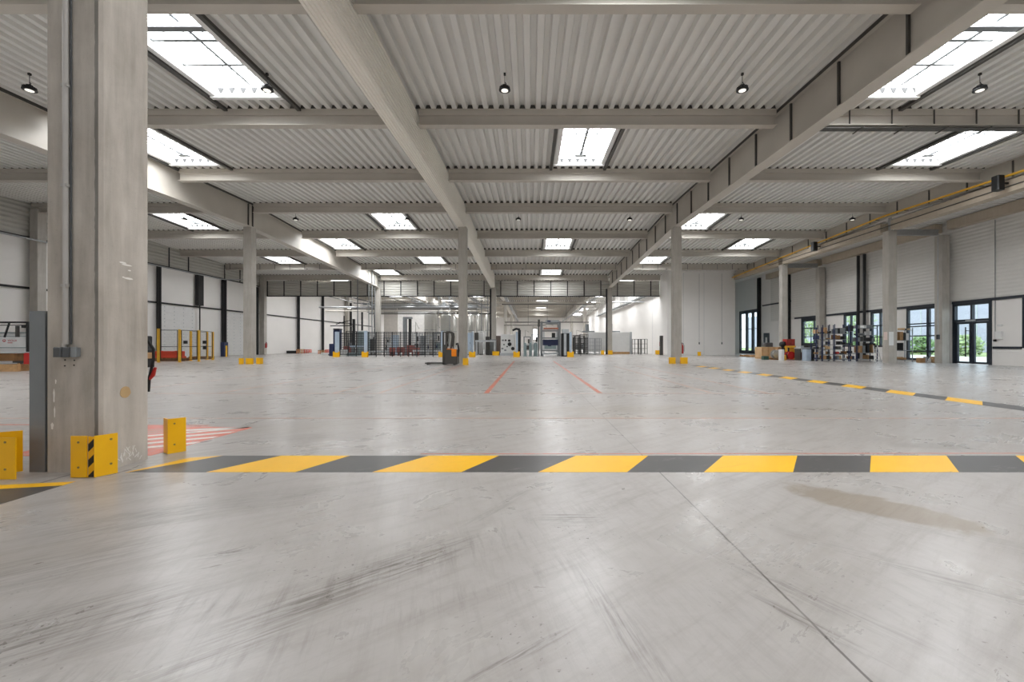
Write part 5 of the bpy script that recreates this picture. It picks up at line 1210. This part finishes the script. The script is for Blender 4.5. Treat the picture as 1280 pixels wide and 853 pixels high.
shelf_unit(1043.4, 1060.6, 28.6, 0.5, lv, 2.4, 'blue shelving unit, third from the workbench', 'navy', 3, 'the third blue unit', 0.8)
shelf_unit(1062.2, 1070.2, 28.6, 0.5, (0.12, 0.5, 1.0, 1.95), 2.4, 'blue shelving unit, narrow fourth one with the window showing through', 'navy', 4, 'the fourth blue unit', 0.55)
shelf_unit(1071.8, 1096.5, 28.6, 0.6, (0.14, 0.55, 1.3, 1.7, 2.15), 2.35, 'blue shelving unit, widest one behind the step ladder', 'navy', 5, 'the widest blue unit', 0.6, ('dark', 'brown cardboard', 'white', 'dark', 'black', 'grey'))
shelf_unit(1119.5, 1140.5, 27.2, 0.55, (0.14, 0.72, 1.35, 1.98), 2.12, 'small grey open shelf in front of the tall window', 'galv', 6, 'the small grey shelf', 0.5, ('brown cardboard', 'white', 'black', 'pale plywood-coloured'))
D = 27.0
t = thing('step_ladder', 'white step ladder leaning at the widest blue shelving unit', 'ladder', (0, 0, 0))
for s in (0, 1):
    xa, xb = PX(1089.5 + 8.0 * s, D), PX(1096 + 4.6 * s, D)
    MB().bar((xa, D - 0.25, 0), (xb, D + 0.25, PZ(432.5, D)), 0.05, 0.03).build('rail', 'white', t)
for q in (0.15, 0.36, 0.57, 0.78): MB().bar((PX(1089.5 + 6.5 * q, D) + 0.02, D - 0.25 + 0.5 * q, q * PZ(432.5, D)), (PX(1097.5 + 3.1 * q, D) - 0.02, D - 0.25 + 0.5 * q, q * PZ(432.5, D)), 0.09, 0.025).build('rung', 'white', t)
for a, b, q1, q0, m, lab in ((1102.2, 1106.6, 425.2, 415.2, mat('pinkish_paper', (226, 208, 200), 0.8), 'pinkish paper notice on the narrow lit face of the aisle column'), (1111.3, 1117.0, 432.0, 415.0, 'white', 'tall white paper notice on the shaded face of the aisle column')):
    if a < 1108:
        z0, z1 = PZ(q1, 25.4), PZ(q0, 25.4); o = MB().box(XD - 0.246, XD - 0.2395, R2 - 0.14, R2 + 0.12, z0, z1).build('paper_notice', m)
    else:
        D = R2 - 0.246; o = MB().box(PX(a, D), PX(b, D), D, D + 0.0065, PZ(q1, D), PZ(q0, D))
        o = o.build('paper_notice', m)
    tag(o, lab, 'notice', None)
D = 26.2
for a, b, q0, m, nm, lab, cat in ((1150.5, 1156.8, 447.6, 'card', 'cardboard_box', 'brown cardboard box on the floor beside the small grey shelf', 'box'), (1157.5, 1161.6, 446.2, 'lgrey', 'bucket', 'grey bucket on the floor between the brown box and the white bottle', 'bucket'), (1163.2, 1166.4, 447.4, 'white', 'bottle', 'white bottle on the floor beside the wall column', 'bottle'), (1168.0, 1173.0, 446.0, 'ply', 'cardboard_box', 'pale box on the floor against the wall column', 'box')):
    x0, x1 = PX(a, D), PX(b, D); h = PZ(q0, D); cx = (x0 + x1) / 2; r = (x1 - x0) / 2
    if cat == 'box': o = MB().chbox(x0, x1, D, D + 0.3, 0, h, 0.01).build(nm, m)
    elif cat == 'bucket': o = MB().lathe((cx, D + 0.15, 0), [(r * 0.8, 0), (r, h), (r * 0.9, h), (r * 0.7, 0.03)], 18).build(nm, m, smooth=True)
    else: o = MB().lathe((cx, D + 0.15, 0), [(r, 0), (r, h * 0.7), (r * 0.4, h * 0.85), (r * 0.35, h)], 18).build(nm, m, smooth=True)
    tag(o, lab, cat)
# workbench
D = 29.6
t = thing('workbench', 'grey workbench with a pale top in front of the window, left of the shelving', 'workbench', (0, 0, 0)); x0, x1 = PX(1000.5, D), PX(1019, D)
MB().box(x0, x1, D, D + 0.7, PZ(436.2, D), PZ(434.6, D)).build('bench_top', 'lgrey', t)
MB().box(x0 + 0.5, x1 - 0.1, D + 0.05, D + 0.65, 0.1, PZ(436.2, D)).build('cabinet', 'boxgrey', t)
for u in (x0 + 0.04, x1 - 0.04): MB().box(u - 0.03, u + 0.03, D + 0.03, D + 0.67, 0, PZ(436.2, D)).build('leg', 'steel_dark', t)
o = MB().chbox(PX(1001.2, D), PX(1007.6, D), D - 0.55, D - 0.1, 0.0, PZ(436.8, D), 0.02).build('plastic_bin', 'paleblue'); tag(o, 'pale blue-white bin standing in front of the workbench', 'bin')
for i, (a, b, q0, m, w) in enumerate(((1003, 1006.5, 432.6, 'lgrey', 'grey tool case'), (1007.5, 1012.5, 432.0, 'steel_dark', 'dark tool case'), (1013.5, 1017.5, 432.8, 'boxgrey', 'small grey tool case'))):
    o = MB().chbox(PX(a, D), PX(b, D), D + 0.15, D + 0.5, PZ(434.6, D) + 0.004, PZ(q0, D), 0.01).build('tool_case', m); tag(o, '%s lying on the workbench' % w, 'case')
# red drum stand and reels
D = 31.5
t = thing('red_crate', 'red lattice crate on a yellow pallet left of the workbench', 'crate', (0, 0, 0)); x0, x1, zb, zt = PX(983.4, D), PX(993.6, D), PZ(432.4, D), PZ(424.0, D)
MB().box(x0, x1, D, D + 0.5, zb, zb + 0.03).box(x0, x1, D + 0.48, D + 0.5, zb + 0.03, zt).box(x0, x0 + 0.02, D, D + 0.48, zb + 0.03, zt).box(x1 - 0.02, x1, D, D + 0.48, zb + 0.03, zt).build('body', 'red', t)
g = MB()
for i in range(6): g.box(x0 + 0.02, x1 - 0.02, D - 0.01, D + 0.01, zb + 0.03 + (zt - zb - 0.06) * i / 5, zb + 0.06 + (zt - zb - 0.06) * i / 5)
for i in range(6): xx = x0 + (x1 - x0 - 0.03) * i / 5; g.box(xx, xx + 0.03, D - 0.012, D + 0.008, zb, zt)
g.build('lattice', 'redsteel', t)
o = MB().box(PX(982, D), PX(993.5, D), D - 0.1, D + 0.6, PZ(434.8, D), zb - 0.003)
for u in (983.0, 992.3): o.box(PX(u, D), PX(u + 0.9, D), D - 0.05, D + 0.55, 0, PZ(434.8, D))
o = o.build('stand', 'yellow2'); tag(o, 'yellow stand carrying the red lattice crate', 'stand')
for i, (cxp, r_, dd, m, w) in enumerate(((987.3, 0.27, 30.7, 'red', 'red hose drum under the yellow stand'), (998.6, 0.25, 30.5, 'redsteel', 'dark red hose drum right of the yellow stand'), (970.5, 0.33, 31.0, 'inox', 'pale cable reel in the pile beside the plywood crate'), (976.5, 0.28, 31.6, 'darkwood', 'brown wooden cable reel in the pile beside the plywood crate'))):
    t = thing('hose_drum', w, 'drum', (PX(cxp, dd), dd, r_ + 0.06))
    MB().tube([(0, -0.2, 0), (0, -0.17, 0)], r_, 24).tube([(0, 0.17, 0), (0, 0.2, 0)], r_, 24).build('flange', m, t)
    MB().tube([(0, -0.169, 0), (0, 0.169, 0)], r_ * 0.72, 20).build('hose', 'rubber' if i < 2 else m, t)
    MB().box(-r_ * 0.8, r_ * 0.8, -0.22, 0.22, -r_ - 0.06, -r_ - 0.01).build('base', 'redsteel' if i < 2 else 'darkwood', t)
D = 33.0
x0, x1 = PX(952.2, D), PX(968.5, D)
t = thing('plywood_crate', 'plywood crate with battens left of the cable reels', 'crate', (0, 0, 0))
MB().box(x0, x1, D, D + 1.0, 0.1, PZ(434, D)).build('panel', 'ply', t)
b_ = MB()
for u in (x0, (x0 + x1) / 2 - 0.04, x1 - 0.08): b_.box(u, u + 0.08, D - 0.03, D - 0.002, 0.1, PZ(434, D))
b_.box(x0, x1, D - 0.03, D + 1.0, 0.0, 0.095); b_.build('batten', 'wood', t)
o = MB().chbox(PX(958, D), PX(967.6, D), D + 0.1, D + 0.7, PZ(434, D) + 0.004, PZ(428.5, D), 0.06).build('tarp_bundle', 'boxgrey'); tag(o, 'dark grey bundle lying on the plywood crate', 'bundle')
boxy('green_box', 'low dark green box on the floor in front of the plywood crate', 'box', 955.2, 961.2, 448.8, 445.4, 31.0, 0.4, mat('dark_green_plastic', (34, 74, 62), 0.5))
for i, (a, b, q1, q0, D, m, w, cat) in enumerate(((961.5, 972.6, 449, 446.6, 31.6, 'darkwood', 'brown pallet on the floor under the cable reels', 'pallet'), (972, 977, 444.5, 434, 32.35, 'card', 'upright brown board stack behind the cable reels', 'board'), (977.5, 980.6, 446, 437, 29.9, 'white', 'white canister in the pile left of the red hose drum', 'canister'), (979.5, 983.2, 448.5, 444, 30.1, 'yellow2', 'small yellow box at the foot of the pile', 'box'))):
    o = MB().chbox(PX(a, D), PX(b, D), D, D + 0.45, 0.0, PZ(q0, D), 0.03)
    if cat == 'pallet':
        o = MB()
        for j in range(6): u = PX(a, D) + (PX(b, D) - PX(a, D)) * j / 6; o.box(u, u + 0.11, D, D + 0.8, 0.09, 0.115)
        for v in (0, 0.35, 0.7): o.box(PX(a, D), PX(b, D), D + v, D + v + 0.1, 0, 0.089)
    o = o.build({'pallet': 'pallet', 'board': 'board_bundle', 'canister': 'canister', 'box': 'small_box'}[cat], m); tag(o, w, cat)
o = MB().lathe((PX(978.8, 31.8), 31.8, 0.0), [(0.12, 0), (0.12, 0.9), (0.24, 1.0), (0.26, 1.12), (0.2, 1.26), (0.06, 1.3)], 16).build('floor_polisher', 'rubber', smooth=True); tag(o, 'black round-headed stand between the pile and the red crate', 'stand')
for i, (a, b, D) in enumerate(((930, 944, 39.0), (938, 951.4, 37.6))):
    o = MB()
    for j in range(7): u = PX(a, D) + (PX(b, D) - PX(a, D)) * j / 7; o.box(u, u + 0.11, D, D + 0.8, 0.12, 0.15)
    for v in (0, 0.35, 0.7): o.box(PX(a, D), PX(b, D), D + v, D + v + 0.1, 0, 0.119)
    o = o.build('pallet', 'wood'); tag(o, 'wooden pallet on the floor %s' % ('beneath the tall window' if i == 0 else 'left of the plywood crate'), 'pallet')
# controls beside the door
D = WR
def wy(px): return WR * F / (px - CX)
o = MB().chbox(WR - 0.12, WR - 0.001, wy(1254.3), wy(1246.3), PZ(424, 22.8), PZ(414.5, 22.8), 0.01).build('control_unit', 'white'); tag(o, 'white control panel on the wall right of the glazed door', 'control panel')
o = MB().box(WR - 0.02, WR - 0.001, wy(1253.3), wy(1246.6), PZ(408.2, 22.8), PZ(405.6, 22.8)).build('small_sign', 'white'); tag(o, 'small white plate above the wall control panel', 'plate')
t = thing('wall_conduit', 'thin conduit running down the ribbed wall to a black switch', 'conduit', (WR - 0.03, wy(1244.6), 0))
MB().tube([(0, 0, PZ(426, 22.9)), (0, 0, 7.6)], 0.016, 6).build('pipe', 'grey', t); MB().chbox(-0.06, 0.02, -0.05, 0.05, PZ(427, 22.9), PZ(424.6, 22.9), 0.01).build('switch', 'black', t)
t = thing('column_conduit', 'pale conduit with a black switch on the wall column beside the door', 'conduit', (PX(1172.3, 25.3), R2 - 0.262, 0))
MB().tube([(0, 0, PZ(420, 25.3)), (0, 0, 7.3)], 0.022, 6).build('pipe', 'lgrey', t); MB().chbox(-0.10, 0.08, -0.06, 0.015, PZ(424.5, 25.3), PZ(418.5, 25.3), 0.02).build('switch', 'black', t)
for i, y in enumerate((19.0, 31.3)):
    t = thing('loudspeaker', 'black loudspeaker bracketed to the aisle beam, %s' % ('the nearer one' if i == 0 else 'the farther one'), 'loudspeaker', (20.2, y, 7.75), 0, 'aisle loudspeakers')
    MB().chbox(-0.17, 0.15, -0.16, 0.16, -0.02, 0.62, 0.04).build('cabinet', 'black', t); MB().bar((0.151, 0, 0.3), (0.4206, 0, 0.3), 0.06).build('bracket', 'black', t)
y = P(2)
t = thing('hanging_cable_tray', 'dark cable tray slung under the purlin above the window aisle side', 'cable tray', (0, y, 0), 0, None)
MB().box(8.8, 20.55, -0.12, 0.12, deckz(y) - 0.64, deckz(y) - 0.615).build('tray', 'steel_dark', t)
h = MB(); xx = 9.6
while xx < 20.4: h.bar((xx, -0.25, deckz(y) - 0.66), (xx, 0.25, deckz(y) - 0.66), 0.03); xx += 1.41
h.build('bracket', 'steel_dark', t)

# ------------------------------------------------------------------ outdoors beyond the window wall
def grass():
    t = NT('lawn_grass'); n = t.noise(0.6, 6)
    t.l.new(t.mix(t.ramp(n, 0.35, 0.65), lin((120, 140, 84)), lin((176, 182, 128))), t.b.inputs['Base Color']); t.b.inputs['Roughness'].default_value = 0.9
    return t.m
M['lawn'] = grass(); M['paving'] = concrete('pale_paving', (196, 192, 186), 0.05); M['leaf'] = mat('shrub_leaves', (122, 150, 92), 0.7, 0, 0.3, 4); M['leaf2'] = mat('pale_leaves', (160, 178, 124), 0.7, 0, 0.3, 4)
structure(MB().box(WR + 0.3, 140, -40, 150, -0.25, -0.05).build('outside_lawn', 'lawn'))
structure(MB().box(WR + 0.3, 40.0, -30, 140, -0.2, -0.03).build('outside_path', 'paving'))
M['facade'] = mat('pale_lilac_facade', (178, 176, 192), 0.6, 0, 0.04)
t = thing('exterior_building', 'pale building with vertical panel lines seen through the windows', 'building', (64, 60, 0))
MB().box(0, 10, -70, 70, -0.05, 9.0).build('facade', 'facade', t)
g = MB()
for i in range(46): g.box(-0.05, -0.001, -69 + i * 3, -68.85 + i * 3, 0, 9.0)
g.build('panel_joints', 'lgrey', t)
g = MB()
for i in range(15): g.box(-0.06, -0.051, -66 + i * 9, -64.4 + i * 9, 1.0, 7.6)
g.build('window_strip', 'win', t)['kind'] = 'stuff'
def bush(x, y, r, h, m, label, seed, nm='leafy_bush', cat='bush'):
    rnd = random.Random(seed); mb = MB()
    for i in range(520):
        a, b = rnd.uniform(0, 6.283), rnd.uniform(0, 1); rr = r * math.sqrt(rnd.random()); zz = h * (0.05 + 0.95 * b)
        rr *= math.sin(math.pi * min(1, 0.15 + 0.8 * b)) ** 0.5
        p = Vector((x + rr * math.cos(a), y + rr * math.sin(a), zz - 0.05)); s = rnd.uniform(0.12, 0.3)
        u = Vector((rnd.uniform(-1, 1), rnd.uniform(-1, 1), rnd.uniform(-1, 1))).normalized() * s; v = u.orthogonal().normalized() * s * 0.6
        mb.add([p - u, p + v, p + u, p - v], [(0, 1, 2, 3)])
    o = mb.build(nm, m); MB().tube([(x, y, -0.05), (x, y, h * 0.6)], 0.06, 6).build('stem', 'darkwood', o); return tag(o, label, cat, 'shrubs outside the windows')
for i in range(13):
    rr = random.Random(200 + i)
    bush(44 + rr.uniform(-1.5, 2), 34 + i * 3.1, rr.uniform(1.2, 1.45), rr.uniform(1.6, 2.3), 'leaf' if i % 3 else 'leaf2', 'leafy green shrub outside the window wall, %s in depth' % ORD[i], 50 + i)
for i, (x, y) in enumerate(((50, 67.4), (50, 77.5))):
    rnd = random.Random(90 + i); mb = MB()
    for k in range(900):
        v = Vector((rnd.gauss(0, 1), rnd.gauss(0, 1), rnd.gauss(0, 1))).normalized() * 2.4 * rnd.random() ** 0.4
        p = Vector((x, y, 4.6)) + Vector((v.x, v.y, v.z * 1.1)); s = rnd.uniform(0.12, 0.28)
        u = Vector((rnd.uniform(-1, 1), rnd.uniform(-1, 1), rnd.uniform(-1, 1))).normalized() * s; w = u.orthogonal().normalized() * s * 0.6
        mb.add([p - u, p + w, p + u, p - w], [(0, 1, 2, 3)])
    t = thing('leafy_tree', 'small leafy tree outside the window above the workbench, %s in depth' % ORD[i], 'tree', (0, 0, 0), 0, 'trees outside')
    mb.build('crown', 'leaf2', t); MB().tube([(x, y, -0.05), (x, y, 4.2)], [0.14, 0.08], 8).build('trunk', 'darkwood', t)

# ------------------------------------------------------------------ daylight, camera, colour
w = bpy.data.worlds.new('World'); SC.world = w; w.use_nodes = True
bg = w.node_tree.nodes['Background']; bg.inputs['Color'].default_value = (0.80, 0.90, 1.0, 1); bg.inputs['Strength'].default_value = 2.1
w.cycles.sampling_method = 'NONE'
SC.cycles.sample_clamp_indirect = 4.0

cam = bpy.data.cameras.new('camera'); co = bpy.data.objects.new('camera', cam); COL.objects.link(co); SC.camera = co
co.location = (0, 0, CH); co.rotation_euler = (math.pi / 2, 0, 0)
cam.sensor_fit = 'HORIZONTAL'; cam.sensor_width = 36.0; cam.lens = 36.0 * F / 1280.0
cam.shift_x = -(CX - 640.0) / 1280.0; cam.shift_y = (CY - 426.5) / 1280.0
cam.clip_start = 0.05; cam.clip_end = 400
SC.view_settings.view_transform = 'Standard'; SC.view_settings.look = 'None'; SC.view_settings.gamma = 1.0; SC.view_settings.use_curve_mapping = False
SC.view_settings.exposure = 0.72
